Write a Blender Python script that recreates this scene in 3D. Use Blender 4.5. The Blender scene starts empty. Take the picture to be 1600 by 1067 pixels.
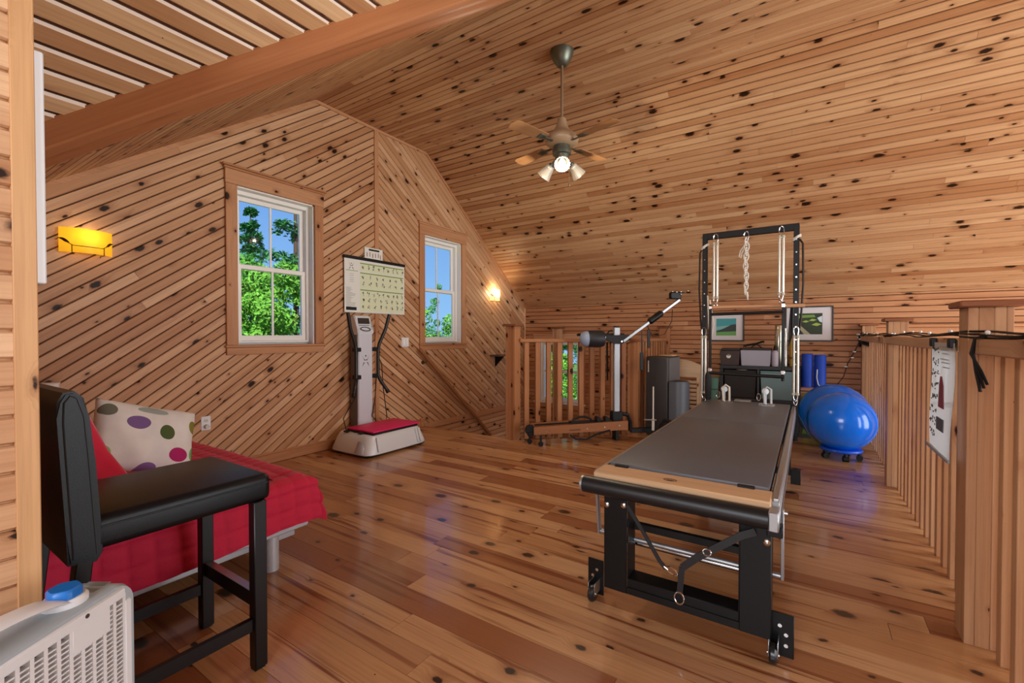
import bpy, bmesh, math, random
from math import sin, cos, pi, radians, sqrt, atan2, hypot
from mathutils import Vector, Matrix
random.seed(7)
SC = bpy.context.scene
COL = SC.collection

# ------------------------------------------------------------------ camera
cam = bpy.data.cameras.new('camera')
cam.sensor_width = 36.0
cam.lens = 36.0 * 703.0 / 1600.0
cam.clip_start = 0.02
camo = bpy.data.objects.new('camera', cam)
COL.objects.link(camo)
camo.location = (0, 0, 1.2)
camo.rotation_euler = (pi / 2 - 0.01494, 0, 0.58149)
SC.camera = camo

# ------------------------------------------------------------------ light
SC.view_settings.view_transform = 'Standard'
SC.view_settings.look = 'None'
SC.view_settings.gamma = 1.0
SC.view_settings.use_curve_mapping = False
SC.view_settings.exposure = 0.0
world = bpy.data.worlds.new('sky')
SC.world = world
world.use_nodes = True
wn = world.node_tree.nodes
wl = world.node_tree.links
bg = wn['Background']
tc = wn.new('ShaderNodeTexCoord')
sep = wn.new('ShaderNodeSeparateXYZ')
rmp = wn.new('ShaderNodeValToRGB')
rmp.color_ramp.elements[0].position = 0.0
rmp.color_ramp.elements[0].color = (0.32, 0.62, 1.0, 1)
rmp.color_ramp.elements[1].position = 0.55
rmp.color_ramp.elements[1].color = (0.03, 0.18, 0.75, 1)
wl.new(tc.outputs['Generated'], sep.inputs[0])
wl.new(sep.outputs['Z'], rmp.inputs[0])
wl.new(rmp.outputs[0], bg.inputs[0])
bg.inputs[1].default_value = 0.95

def lamp(name, kind, loc, energy, color=(1, 1, 1), rot=None, **kw):
    l = bpy.data.lights.new(name, kind)
    l.energy = energy
    l.color = color
    for k, v in kw.items():
        setattr(l, k, v)
    o = bpy.data.objects.new(name, l)
    COL.objects.link(o)
    o.location = loc
    if rot is not None:
        o.rotation_euler = rot
    return o

def aim(loc, tgt):
    return (Vector(tgt) - Vector(loc)).to_track_quat('-Z', 'Y').to_euler()

lamp('sun', 'SUN', (20, -20, 30), 7.0, (1.0, 0.93, 0.8), aim((14, -12, 22), (0, 0, 0)), angle=0.01)
# daylight entering through the dormer window behind and the tall windows of the great room on the right
lamp('dormer_daylight', 'AREA', (-0.1, -2.42, 1.75), 118, (0.94, 0.97, 1.0), (radians(90), 0, 0), shape='RECTANGLE', size=2.2, size_y=1.7)
lamp('great_room_daylight', 'AREA', (4.9, 3.4, 1.0), 420, (0.94, 0.97, 1.0), (radians(90), 0, radians(90)), shape='RECTANGLE', size=5.4, size_y=3.4)

# ------------------------------------------------------------------ materials
def srgb(h):
    if isinstance(h, str):
        h = h.lstrip('#')
        c = [int(h[i:i + 2], 16) / 255 for i in (0, 2, 4)]
    else:
        c = [x / 255 for x in h]
    return tuple(x / 12.92 if x <= 0.04045 else ((x + 0.055) / 1.055) ** 2.4 for x in c) + (1,)

MATS = {}
def pbr(name, col, rough=0.5, metal=0.0, emit=None, estr=0.0, coat=0.0, trans=0.0, bump=None, spec=0.5, sheen=0.0, alpha=1.0, noise=0.0, nscale=20):
    if name in MATS:
        return MATS[name]
    m = bpy.data.materials.new(name)
    m.use_nodes = True
    nt = m.node_tree
    b = nt.nodes['Principled BSDF']
    b.inputs['Base Color'].default_value = srgb(col)
    b.inputs['Roughness'].default_value = rough
    b.inputs['Metallic'].default_value = metal
    b.inputs['Coat Weight'].default_value = coat
    b.inputs['Transmission Weight'].default_value = trans
    b.inputs['Specular IOR Level'].default_value = spec
    b.inputs['Sheen Weight'].default_value = sheen
    if emit is not None:
        b.inputs['Emission Color'].default_value = srgb(emit)
        b.inputs['Emission Strength'].default_value = estr
    t = None
    if noise or bump:
        t = nt.nodes.new('ShaderNodeTexCoord')
    if noise:
        n = nt.nodes.new('ShaderNodeTexNoise')
        n.inputs['Scale'].default_value = nscale
        n.inputs['Detail'].default_value = 4
        nt.links.new(t.outputs['Object'], n.inputs['Vector'])
        mx = nt.nodes.new('ShaderNodeMix')
        mx.data_type = 'RGBA'
        c = srgb(col)
        mx.inputs[6].default_value = tuple(x * (1 - noise) for x in c[:3]) + (1,)
        mx.inputs[7].default_value = tuple(min(1, x * (1 + noise)) for x in c[:3]) + (1,)
        nt.links.new(n.outputs['Fac'], mx.inputs[0])
        nt.links.new(mx.outputs[2], b.inputs['Base Color'])
    if bump:
        sc, st = bump
        n = nt.nodes.new('ShaderNodeTexNoise')
        n.inputs['Scale'].default_value = sc
        n.inputs['Detail'].default_value = 3
        bp = nt.nodes.new('ShaderNodeBump')
        bp.inputs['Strength'].default_value = st
        bp.inputs['Distance'].default_value = 0.004
        nt.links.new(t.outputs['Object'], n.inputs['Vector'])
        nt.links.new(n.outputs['Fac'], bp.inputs['Height'])
        nt.links.new(bp.outputs[0], b.inputs['Normal'])
    MATS[name] = m
    return m

def wood(name, axis='X', tones=('#cfa177', '#bb8a5e', '#a8744c'), knots=0.55, ks=4.2, kt=7.5, rough=0.42, coat=0.0, dark=0.5, streak=0.35, grain=0.24, spec=0.14, st_t=17, st_lo=0.48, st_k=4.0, st_c=None):
    """Knotty pine: grain along one axis of the object's own space; every board differs by its random number."""
    if name in MATS:
        return MATS[name]
    m = bpy.data.materials.new(name)
    m.use_nodes = True
    nt = m.node_tree
    N, L = nt.nodes, nt.links
    b = N['Principled BSDF']
    b.inputs['Roughness'].default_value = rough
    b.inputs['Specular IOR Level'].default_value = spec
    b.inputs['Coat Weight'].default_value = coat
    b.inputs['Coat Roughness'].default_value = 0.08
    def math_(op, a, bb=None, c=None, clamp=False):
        n = N.new('ShaderNodeMath')
        n.operation = op
        n.use_clamp = clamp
        for i, v in enumerate((a, bb, c)):
            if v is None:
                continue
            if isinstance(v, (int, float)):
                n.inputs[i].default_value = v
            else:
                L.new(v, n.inputs[i])
        return n.outputs[0]
    def mixc(f, a, c, mode='MIX'):
        n = N.new('ShaderNodeMix')
        n.data_type = 'RGBA'
        n.blend_type = mode
        for i, v in ((0, f), (6, a), (7, c)):
            if isinstance(v, (int, float)):
                n.inputs[i].default_value = v
            elif isinstance(v, tuple):
                n.inputs[i].default_value = v
            else:
                L.new(v, n.inputs[i])
        return n.outputs[2]
    t = N.new('ShaderNodeTexCoord')
    sp = N.new('ShaderNodeSeparateXYZ')
    L.new(t.outputs['Object'], sp.inputs[0])
    oi = N.new('ShaderNodeObjectInfo')
    rnd = oi.outputs['Random']
    ax = {'X': (0, 1, 2), 'Y': (1, 0, 2), 'Z': (2, 0, 1)}[axis]
    s0 = sp.outputs[ax[0]]
    t0 = math_('MULTIPLY_ADD', sp.outputs[ax[2]], 0.83, sp.outputs[ax[1]])
    s = math_('MULTIPLY_ADD', rnd, 41.7, s0)
    r2 = math_('FRACT', math_('MULTIPLY', rnd, 17.31))
    r3 = math_('FRACT', math_('MULTIPLY', rnd, 53.77))
    tt = math_('MULTIPLY_ADD', r2, 13.9, t0)
    def vec(a, c):
        n = N.new('ShaderNodeCombineXYZ')
        L.new(a, n.inputs[0])
        L.new(c, n.inputs[1])
        return n.outputs[0]
    # knots
    vo = N.new('ShaderNodeTexVoronoi')
    vo.voronoi_dimensions = '2D'
    vo.inputs['Scale'].default_value = 1.0
    L.new(vec(math_('MULTIPLY', s, ks), math_('MULTIPLY', tt, kt)), vo.inputs['Vector'])
    cs = N.new('ShaderNodeSeparateColor')
    L.new(vo.outputs['Color'], cs.inputs[0])
    on = math_('LESS_THAN', cs.outputs[0], knots)
    wob = N.new('ShaderNodeTexNoise')
    wob.noise_dimensions = '2D'
    wob.inputs['Scale'].default_value = 1
    wob.inputs['Detail'].default_value = 2
    L.new(vec(math_('MULTIPLY', s, 38), math_('MULTIPLY', tt, 60)), wob.inputs['Vector'])
    d = math_('MULTIPLY_ADD', math_('SUBTRACT', wob.outputs['Fac'], 0.5), 0.07, vo.outputs['Distance'])
    rad = math_('MULTIPLY', on, math_('MULTIPLY_ADD', math_('MULTIPLY', cs.outputs[1], cs.outputs[1]), 0.15, 0.045))
    core = math_('DIVIDE', math_('SUBTRACT', rad, d), math_('MULTIPLY_ADD', rad, 0.35, 0.004), clamp=True)
    halo = math_('DIVIDE', math_('SUBTRACT', math_('MULTIPLY', rad, 3.2), d), math_('MULTIPLY_ADD', rad, 2.4, 0.004), clamp=True)
    # grain, pushed aside around knots
    tg = math_('MULTIPLY_ADD', halo, 0.035, tt)
    g1 = N.new('ShaderNodeTexNoise')
    g1.noise_dimensions = '2D'
    g1.inputs['Scale'].default_value = 1
    g1.inputs['Detail'].default_value = 4
    g1.inputs['Roughness'].default_value = 0.6
    L.new(vec(math_('MULTIPLY', s, 2.2), math_('MULTIPLY', tg, 95)), g1.inputs['Vector'])
    g2 = N.new('ShaderNodeTexNoise')
    g2.noise_dimensions = '2D'
    g2.inputs['Scale'].default_value = 1
    g2.inputs['Detail'].default_value = 3
    L.new(vec(math_('MULTIPLY', s, 0.9), math_('MULTIPLY', math_('MULTIPLY_ADD', halo, -0.024, tg), st_t)), g2.inputs['Vector'])
    A, B, Cc = (srgb(x) for x in tones)
    base = mixc(rnd, A, B)
    base = mixc(math_('MULTIPLY', math_('POWER', r3, 2.4), 0.9), base, Cc)
    st = math_('MULTIPLY', math_('SUBTRACT', g2.outputs['Fac'], st_lo), st_k, clamp=True)
    base = mixc(math_('MULTIPLY', st, streak), base, mixc(0.6, Cc, srgb('#8a4a26')) if st_c is None else srgb(st_c))
    gr = math_('MULTIPLY', math_('SUBTRACT', g1.outputs['Fac'], 0.42), 3.0, clamp=True)
    base = mixc(math_('MULTIPLY', gr, grain), base, srgb('#7a4423'))
    base = mixc(math_('MULTIPLY', math_('POWER', halo, 1.6), dark), base, srgb('#7d4420'))
    base = mixc(math_('MULTIPLY', core, 0.97), base, srgb('#1f0d05'))
    L.new(base, b.inputs['Base Color'])
    MATS[name] = m
    return m

def glassy(name, tint='#ffffff', refl=0.08):
    if name in MATS:
        return MATS[name]
    m = bpy.data.materials.new(name)
    m.use_nodes = True
    nt = m.node_tree
    nt.nodes.clear()
    o = nt.nodes.new('ShaderNodeOutputMaterial')
    a = nt.nodes.new('ShaderNodeBsdfTransparent')
    a.inputs[0].default_value = srgb(tint)
    g = nt.nodes.new('ShaderNodeBsdfGlossy')
    g.inputs['Roughness'].default_value = 0.03
    lw = nt.nodes.new('ShaderNodeLayerWeight')
    pw = nt.nodes.new('ShaderNodeMath')
    pw.operation = 'POWER'
    pw.inputs[1].default_value = 4
    nt.links.new(lw.outputs['Facing'], pw.inputs[0])
    f = nt.nodes.new('ShaderNodeMath')
    f.operation = 'MULTIPLY_ADD'
    f.inputs[1].default_value = 0.35
    f.inputs[2].default_value = 0.08 * refl
    nt.links.new(pw.outputs[0], f.inputs[0])
    x = nt.nodes.new('ShaderNodeMixShader')
    nt.links.new(f.outputs[0], x.inputs[0])
    nt.links.new(a.outputs[0], x.inputs[1])
    nt.links.new(g.outputs[0], x.inputs[2])
    nt.links.new(x.outputs[0], o.inputs[0])
    MATS[name] = m
    return m

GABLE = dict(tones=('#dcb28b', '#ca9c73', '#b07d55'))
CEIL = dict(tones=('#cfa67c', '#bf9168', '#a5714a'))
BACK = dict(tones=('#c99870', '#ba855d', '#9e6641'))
M_GABLE = wood('pine_gable', 'X', knots=0.55, **GABLE)
M_CEIL = wood('pine_ceiling', 'X', knots=0.6, ks=3.6, **CEIL)
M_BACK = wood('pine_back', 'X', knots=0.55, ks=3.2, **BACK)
M_DORM = wood('pine_dormer', 'X', tones=('#d0aa80', '#bf9569', '#a77750'), knots=0.4, ks=3.4, kt=6)
M_FLOOR = wood('pine_floor', 'X', tones=('#cfa173', '#b78456', '#84451f'), knots=0.5, ks=3.3, kt=5.2, rough=0.3, coat=0.45, streak=1.0, dark=0.5, grain=0.32, spec=0.4, st_t=24, st_lo=0.57, st_k=7.0, st_c='#773c1c')
TRIMT = dict(tones=('#c9966e', '#c08b63', '#b57f58'))
M_TRX = wood('trim_x', 'X', knots=0.3, **TRIMT)
M_TRY = wood('trim_y', 'Y', knots=0.3, **TRIMT)
M_TRZ = wood('trim_z', 'Z', knots=0.3, **TRIMT)
RAILT = dict(tones=('#c9a17c', '#ba8e69', '#a87a56'))
M_RLX = wood('rail_x', 'X', knots=0.35, **RAILT)
M_RLY = wood('rail_y', 'Y', knots=0.35, **RAILT)
M_RLZ = wood('rail_z', 'Z', knots=0.35, **RAILT)
M_CAP = wood('cap_wood', 'X', tones=('#8d5a3d', '#865438', '#7d4d33'), knots=0.1)
STRT = dict(tones=('#b58058', '#a8734d', '#98633f'))
M_SRX = wood('stair_rail_x', 'X', knots=0.35, **STRT)
M_SRY = wood('stair_rail_y', 'Y', knots=0.35, **STRT)
M_SRZ = wood('stair_rail_z', 'Z', knots=0.4, **STRT)
M_BEAM = wood('beam_wood', 'X', tones=('#b0744c', '#a76b45', '#9c623e'), knots=0.4, ks=2.6, kt=5)
M_POSTL = wood('corner_trim', 'Z', tones=('#d0a274', '#c79868', '#c08e60'), knots=0.35, ks=2.5)
M_BLACK = pbr('black_powder_coat', '#0b0b0b', 0.45, spec=0.3)
M_BLACKP = pbr('black_plastic', '#0c0c0c', 0.5, spec=0.35)
M_CHROME = pbr('chrome', '#d8d8d8', 0.15, 1.0)
M_STEEL = pbr('brushed_steel', '#b9bbbb', 0.32, 1.0)
M_ALU = pbr('silver_aluminium', '#aeb1b4', 0.42, 0.8)
M_WHITEP = pbr('white_plastic', '#e6e8ea', 0.4)
M_WINW = pbr('window_vinyl', '#f2efe8', 0.4)
M_GLASS = glassy('window_glass')

# ------------------------------------------------------------------ mesh helper
class MB:
    def __init__(s):
        s.bm = bmesh.new()
    def _new(s, before, M=None):
        vs = [v for v in s.bm.verts if v not in before]
        if M is not None:
            bmesh.ops.transform(s.bm, matrix=M, verts=vs)
        return vs
    def box(s, c, d, rz=0.0, bev=0.0, M=None, seg=1):
        mat = Matrix.Translation(c) @ Matrix.Rotation(rz, 4, 'Z')
        if M is not None:
            mat = M @ mat
        r = bmesh.ops.create_cube(s.bm, size=1.0, matrix=mat @ Matrix.Diagonal((d[0], d[1], d[2], 1)))
        if bev > 0:
            es = list({e for v in r['verts'] for e in v.link_edges})
            bmesh.ops.bevel(s.bm, geom=es, offset=bev, segments=seg, profile=0.5, affect='EDGES', clamp_overlap=True)
        return s
    def bx(s, x0, x1, y0, y1, z0, z1, bev=0.0, seg=1):
        return s.box(((x0 + x1) / 2, (y0 + y1) / 2, (z0 + z1) / 2), (abs(x1 - x0), abs(y1 - y0), abs(z1 - z0)), 0, bev, None, seg)
    def beam(s, p0, p1, w, h, up=(0, 0, 1), bev=0.0):
        p0, p1 = Vector(p0), Vector(p1)
        x = (p1 - p0).normalized()
        y = Vector(up).cross(x).normalized()
        z = x.cross(y)
        M = Matrix((x, y, z)).transposed().to_4x4()
        M.translation = (p0 + p1) / 2
        return s.box((0, 0, 0), ((p1 - p0).length, w, h), 0, bev, M)
    def tube(s, p0, p1, r0, r1=None, n=12):
        p0, p1 = Vector(p0), Vector(p1)
        d = p1 - p0
        M = d.to_track_quat('Z', 'Y').to_matrix().to_4x4()
        M.translation = (p0 + p1) / 2
        bmesh.ops.create_cone(s.bm, cap_ends=True, segments=n, radius1=r0, radius2=r0 if r1 is None else r1, depth=d.length, matrix=M)
        return s
    def path(s, pts, r, n=8, closed=False):
        pts = [Vector(p) for p in pts]
        k = len(pts)
        rings = []
        up = None
        for i, p in enumerate(pts):
            if closed:
                t = pts[(i + 1) % k] - pts[i - 1]
            else:
                t = pts[min(i + 1, k - 1)] - pts[max(i - 1, 0)]
            t.normalize()
            if up is None:
                up = t.orthogonal().normalized()
            up = (up - t * up.dot(t))
            if up.length < 1e-5:
                up = t.orthogonal()
            up.normalize()
            q = t.cross(up)
            rr = r[i] if isinstance(r, (list, tuple)) else r
            rings.append([s.bm.verts.new(p + (up * cos(2 * pi * j / n) + q * sin(2 * pi * j / n)) * rr) for j in range(n)])
        m = k if closed else k - 1
        for i in range(m):
            a, b = rings[i], rings[(i + 1) % k]
            for j in range(n):
                s.bm.faces.new((a[j], a[(j + 1) % n], b[(j + 1) % n], b[j]))
        if not closed:
            s.bm.faces.new(rings[0][::-1])
            s.bm.faces.new(rings[-1])
        return s
    def lathe(s, prof, c=(0, 0, 0), n=24, M=None, cap=True):
        T = Matrix.Translation(c)
        if M is not None:
            T = T @ M
        rings = []
        for r, z in prof:
            r = max(r, 1e-4)
            rings.append([s.bm.verts.new(T @ Vector((r * cos(2 * pi * j / n), r * sin(2 * pi * j / n), z))) for j in range(n)])
        for a, b in zip(rings, rings[1:]):
            for j in range(n):
                s.bm.faces.new((a[j], a[(j + 1) % n], b[(j + 1) % n], b[j]))
        if cap:
            s.bm.faces.new(rings[0][::-1])
            s.bm.faces.new(rings[-1])
        return s
    def prism(s, pts, vec, M=None):
        """polygon (3D points) extruded along vec"""
        vec = Vector(vec)
        P = [Vector(p) for p in pts]
        if M is not None:
            P = [M @ p for p in P]
            vec = M.to_3x3() @ vec
        a = [s.bm.verts.new(p) for p in P]
        b = [s.bm.verts.new(p + vec) for p in P]
        k = len(P)
        s.bm.faces.new(a[::-1])
        s.bm.faces.new(b)
        for i in range(k):
            s.bm.faces.new((a[i], a[(i + 1) % k], b[(i + 1) % k], b[i]))
        return s
    def sphere(s, c, r, u=24, v=14, sc=(1, 1, 1)):
        M = Matrix.Translation(c) @ Matrix.Diagonal((sc[0], sc[1], sc[2], 1))
        bmesh.ops.create_uvsphere(s.bm, u_segments=u, v_segments=v, radius=r, matrix=M)
        return s
    def grid(s, f, nu, nv, closeu=False):
        V = [[s.bm.verts.new(f(i / nu, j / nv)) for j in range(nv + 1)] for i in range(nu if closeu else nu + 1)]
        k = len(V)
        for i in range(nu):
            for j in range(nv):
                s.bm.faces.new((V[i][j], V[(i + 1) % k][j], V[(i + 1) % k][j + 1], V[i][j + 1]))
        return s
    def build(s, name, mat, parent=None, smooth=True, M=None, ang=38):
        me = bpy.data.meshes.new(name)
        bmesh.ops.recalc_face_normals(s.bm, faces=s.bm.faces)
        s.bm.to_mesh(me)
        s.bm.free()
        if mat is not None:
            me.materials.append(mat)
        if smooth and len(me.polygons):
            me.polygons.foreach_set('use_smooth', [True] * len(me.polygons))
            me.set_sharp_from_angle(angle=radians(ang))
        o = bpy.data.objects.new(name, me)
        COL.objects.link(o)
        if M is not None:
            o.matrix_basis = M
        if parent is not None:
            o.parent = parent
        return o

def tag(o, label, cat, group=None):
    o['label'] = label
    o['category'] = cat
    if group:
        o['group'] = group
    return o

def T(name, label, cat, loc=(0, 0, 0), rz=0.0, group=None):
    o = bpy.data.objects.new(name, None)
    o.empty_display_size = 0.1
    COL.objects.link(o)
    o.location = loc
    o.rotation_euler = (0, 0, rz)
    return tag(o, label, cat, group)

def S(o):
    o['kind'] = 'structure'
    return o

def part(name, mat, parent, fn, **kw):
    b = MB()
    fn(b)
    return b.build(name, mat, parent, **kw)

def split(o):
    """give every loose piece of a part an object of its own"""
    bm = bmesh.new()
    bm.from_mesh(o.data)
    left = set(bm.faces)
    groups = []
    while left:
        f = left.pop()
        g, stack = {f}, [f]
        while stack:
            for e in stack.pop().edges:
                for h in e.link_faces:
                    if h in left:
                        left.discard(h)
                        g.add(h)
                        stack.append(h)
        groups.append(sorted(x.index for x in g))
    bm.free()
    if len(groups) < 2:
        return o
    src = o.data
    for i, g in enumerate(groups):
        b = bmesh.new()
        b.from_mesh(src)
        keep = set(g)
        bmesh.ops.delete(b, geom=[f for f in b.faces if f.index not in keep], context='FACES')
        me = bpy.data.meshes.new(src.name)
        b.to_mesh(me)
        b.free()
        me.materials.append(src.materials[0])
        if i == 0:
            o.data = me
        else:
            c = o.copy()
            c.data = me
            COL.objects.link(c)
    return o

def kids(o):
    return list(o.children)

def copy_tree(o, parent=None):
    c = o.copy()
    COL.objects.link(c)
    if parent is not None:
        c.parent = parent
    for ch in kids(o):
        copy_tree(ch, c)
    return c

def text(name, s, size, mat, parent, M, ext=0.0006, align='CENTER'):
    cu = bpy.data.curves.new(name, 'FONT')
    cu.body = s
    cu.size = size
    cu.extrude = ext
    cu.align_x = align
    cu.align_y = 'CENTER'
    cu.materials.append(mat)
    o = bpy.data.objects.new(name, cu)
    COL.objects.link(o)
    o.matrix_basis = M
    o.parent = parent
    return o

# ------------------------------------------------------------------ boards
def clip_range(poly, t0, t1):
    xs = []
    k = len(poly)
    for i in range(k):
        (s0, a), (s1, b) = poly[i], poly[(i + 1) % k]
        if t0 <= a <= t1:
            xs.append(s0)
        for t in (t0, t1):
            if (a - t) * (b - t) < 0:
                xs.append(s0 + (s1 - s0) * (t - a) / (b - a))
    return (min(xs), max(xs)) if xs else None

def inside(p, poly):
    k = len(poly)
    sg = 0
    for i in range(k):
        (x0, y0), (x1, y1) = poly[i], poly[(i + 1) % k]
        c = (x1 - x0) * (p[1] - y0) - (y1 - y0) * (p[0] - x0)
        if abs(c) < 1e-9:
            continue
        if sg == 0:
            sg = 1 if c > 0 else -1
        elif (c > 0) != (sg > 0):
            return False
    return True

def planks(parent, O, es, et, poly3, w, mat, holes3=(), g=0.0066, th=0.0124, joint=(1.4, 3.4), seed=1, gap=0.0027, phase=0.0, name='plank', proud=0.0008, lit_edge_mat=None):
    """Tongue-and-groove boards laid along es over a convex polygon; each board is its own mesh, clipped to the polygon and around the holes."""
    rnd = random.Random(seed)
    O, es, et = Vector(O), Vector(es).normalized(), Vector(et).normalized()
    n = es.cross(et)
    loc = lambda p: ((Vector(p) - O).dot(es), (Vector(p) - O).dot(et))
    poly = [loc(p) for p in poly3]
    holes = [[loc(p) for p in h] for h in holes3]
    def ccw(P):
        a = sum(P[i][0] * P[(i + 1) % len(P)][1] - P[(i + 1) % len(P)][0] * P[i][1] for i in range(len(P)))
        return P if a > 0 else P[::-1]
    poly = ccw(poly)
    holes = [ccw(h) for h in holes]
    tmin, tmax = min(p[1] for p in poly), max(p[1] for p in poly)
    t = tmin + phase
    if phase > 0:
        t -= w
    out = []
    while t < tmax - 1e-4:
        r = clip_range(poly, max(t, tmin) + 1e-5, min(t + w, tmax) - 1e-5)
        if r and r[1] - r[0] > 0.01:
            a, b = r
            cuts = [a]
            c = a + rnd.uniform(0.25, joint[1])
            while c < b - 0.25:
                cuts.append(c)
                c += rnd.uniform(*joint)
            cuts.append(b)
            for s0, s1 in zip(cuts, cuts[1:]):
                bm = bmesh.new()
                lift = rnd.uniform(0, proud)
                dp = g * 1.2
                prof = [(gap, -th), (gap, lift - dp), (g, lift), (w - g, lift), (w - gap, lift - dp), (w - gap, -th)]
                e0 = s0 + (0.0008 if s0 > a else 0)
                e1 = s1 - (0.0008 if s1 < b else 0)
                A = [bm.verts.new((e0, t + q[0], q[1])) for q in prof]
                B = [bm.verts.new((e1, t + q[0], q[1])) for q in prof]
                for i in range(5):
                    q = bm.faces.new((A[i], A[i + 1], B[i + 1], B[i]))
                    q.material_index = 1 if lit_edge_mat is not None and i == 3 else 0
                bm.faces.new(A[::-1])
                bm.faces.new(B)
                crn = [(e0, t), (e1, t), (e0, t + w), (e1, t + w)]
                def cut(p0, p1, clear):
                    dx, dy = p1[0] - p0[0], p1[1] - p0[1]
                    bmesh.ops.bisect_plane(bm, geom=bm.verts[:] + bm.edges[:] + bm.faces[:], plane_co=(p0[0], p0[1], 0), plane_no=(dy, -dx, 0), clear_outer=clear)
                for i in range(len(poly)):
                    p0, p1 = poly[i], poly[(i + 1) % len(poly)]
                    if any((p1[0] - p0[0]) * (c[1] - p0[1]) - (p1[1] - p0[1]) * (c[0] - p0[0]) < -1e-6 for c in crn):
                        cut(p0, p1, True)
                for h in holes:
                    # skip when the board lies wholly outside one edge of the hole
                    if any(all((h[(i + 1) % len(h)][0] - h[i][0]) * (c[1] - h[i][1]) - (h[(i + 1) % len(h)][1] - h[i][1]) * (c[0] - h[i][0]) < 0 for c in crn) for i in range(len(h))):
                        continue
                    for i in range(len(h)):
                        cut(h[i], h[(i + 1) % len(h)], False)
                    dead = [f for f in bm.faces if inside(f.calc_center_median()[:2], h)]
                    bmesh.ops.delete(bm, geom=dead, context='FACES')
                if not bm.faces:
                    bm.free()
                    continue
                sc_, tc_ = (s0 + s1) / 2, t + w / 2
                bmesh.ops.translate(bm, verts=bm.verts, vec=(-sc_, -tc_, 0))
                me = bpy.data.meshes.new(name)
                bm.to_mesh(me)
                bm.free()
                me.materials.append(mat)
                if lit_edge_mat is not None:
                    me.materials.append(lit_edge_mat)
                o = bpy.data.objects.new(name, me)
                COL.objects.link(o)
                M = Matrix((es, et, n)).transposed().to_4x4()
                M.translation = O + es * sc_ + et * tc_
                o.matrix_basis = M
                o.parent = parent
                out.append(o)
        t += w
    return out

# ================================================================== room shell
GX, BY, NY, DX = -4.19, 6.788, 0.278, -1.56     # gable wall, back knee wall, near knee wall, dormer cheek
FZ = 3.58                                       # flat ceiling
PK, BR, KN = 2.743, 4.33, 1.687                 # where the flat meets near slope / far slope, knee height
MID = 3.51
nz = lambda y: 1.624 + 0.713 * y                # near slope
dz = lambda x: 3.944 + 0.775 * x                # dormer slope
vx = lambda y: (nz(y) - 3.944) / 0.775          # valley
XR = 5.0
STAIR = [(GX, 4.28), (-2.74, 4.28), (-1.69, 5.33), (-1.69, BY), (GX, BY)]
W1 = (1.98, 2.72, 1.11, 2.507)
W2 = (4.285, 5.035, 1.085, 2.505)
WB = (-3.87, -3.13, 0.06, 1.09)

M_BACKING = pbr('backing_dark', '#4a2a17', .9)
# floor ------------------------------------------------------------
b = MB()
b.bx(GX - .1, 0.70, -2.5, 4.27, -0.26, -0.013)
b.prism([(-2.74, 4.27, -.013), (0.70, 4.27, -.013), (0.70, 5.34, -.013), (-1.68, 5.34, -.013)], (0, 0, -.247))
b.bx(-1.68, 0.70, 5.34, BY + .1, -0.26, -0.013)
floor = S(b.build('floor', M_BACKING))
planks(floor, (0, 0, 0), (1, 0, 0), (0, 1, 0), [(GX, -2.3, 0), (0.70, -2.3, 0), (0.70, BY, 0), (GX, BY, 0)], 0.131, M_FLOOR,
       [[(x, y, 0) for x, y in STAIR]], g=0.0011, gap=.0009, joint=(1.3, 3.0), seed=3, proud=0.0004)
# nosing round the stair opening
b = MB()
b.bx(GX, -2.74, 4.262, 4.292, -0.05, 0.004, .004)
S(b.build('trim_1', M_TRX))

# gable wall on the left ----------------------------------------------
b = MB()
x0, x1 = GX - 0.16, GX - 0.0125
b.bx(x0, x1, .1, W1[0], -3, 3.7)
b.bx(x0, x1, W1[0], W1[1], -3, W1[2])
b.bx(x0, x1, W1[0], W1[1], W1[3], 3.7)
b.bx(x0, x1, W1[1], W2[0], -3, 3.7)
b.bx(x0, x1, W2[0], W2[1], -3, W2[2])
b.bx(x0, x1, W2[0], W2[1], W2[3], 3.7)
b.bx(x0, x1, W2[1], BY + .1, -3, 3.7)
wall_left = S(b.build('wall_left', M_BACKING))
A = radians(36.3)
hole = lambda w: [(GX, w[0], w[2]), (GX, w[1], w[2]), (GX, w[1], w[3]), (GX, w[0], w[3])]
planks(wall_left, (GX, 0, 0), (0, cos(A), sin(A)), (0, -sin(A), cos(A)),
       [(GX, NY, 0), (GX, MID, 0), (GX, MID, FZ), (GX, PK, FZ), (GX, NY, nz(NY))], 0.067, M_GABLE, [hole(W1)], joint=(1.8, 4.5), seed=11)
planks(wall_left, (GX, 0, 0), (0, cos(A), -sin(A)), (0, sin(A), cos(A)),
       [(GX, MID, 0), (GX, BY, 0), (GX, BY, KN), (GX, BR, FZ), (GX, MID, FZ)], 0.067, M_GABLE, [hole(W2)], joint=(1.8, 4.5), seed=12)
planks(wall_left, (GX, 0, 0), (0, 1, 0), (0, 0, 1), [(GX, 4.28, -2.0), (GX, BY, -2.0), (GX, BY, 0), (GX, 4.28, 0)], 0.067, M_GABLE, seed=13)

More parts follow.
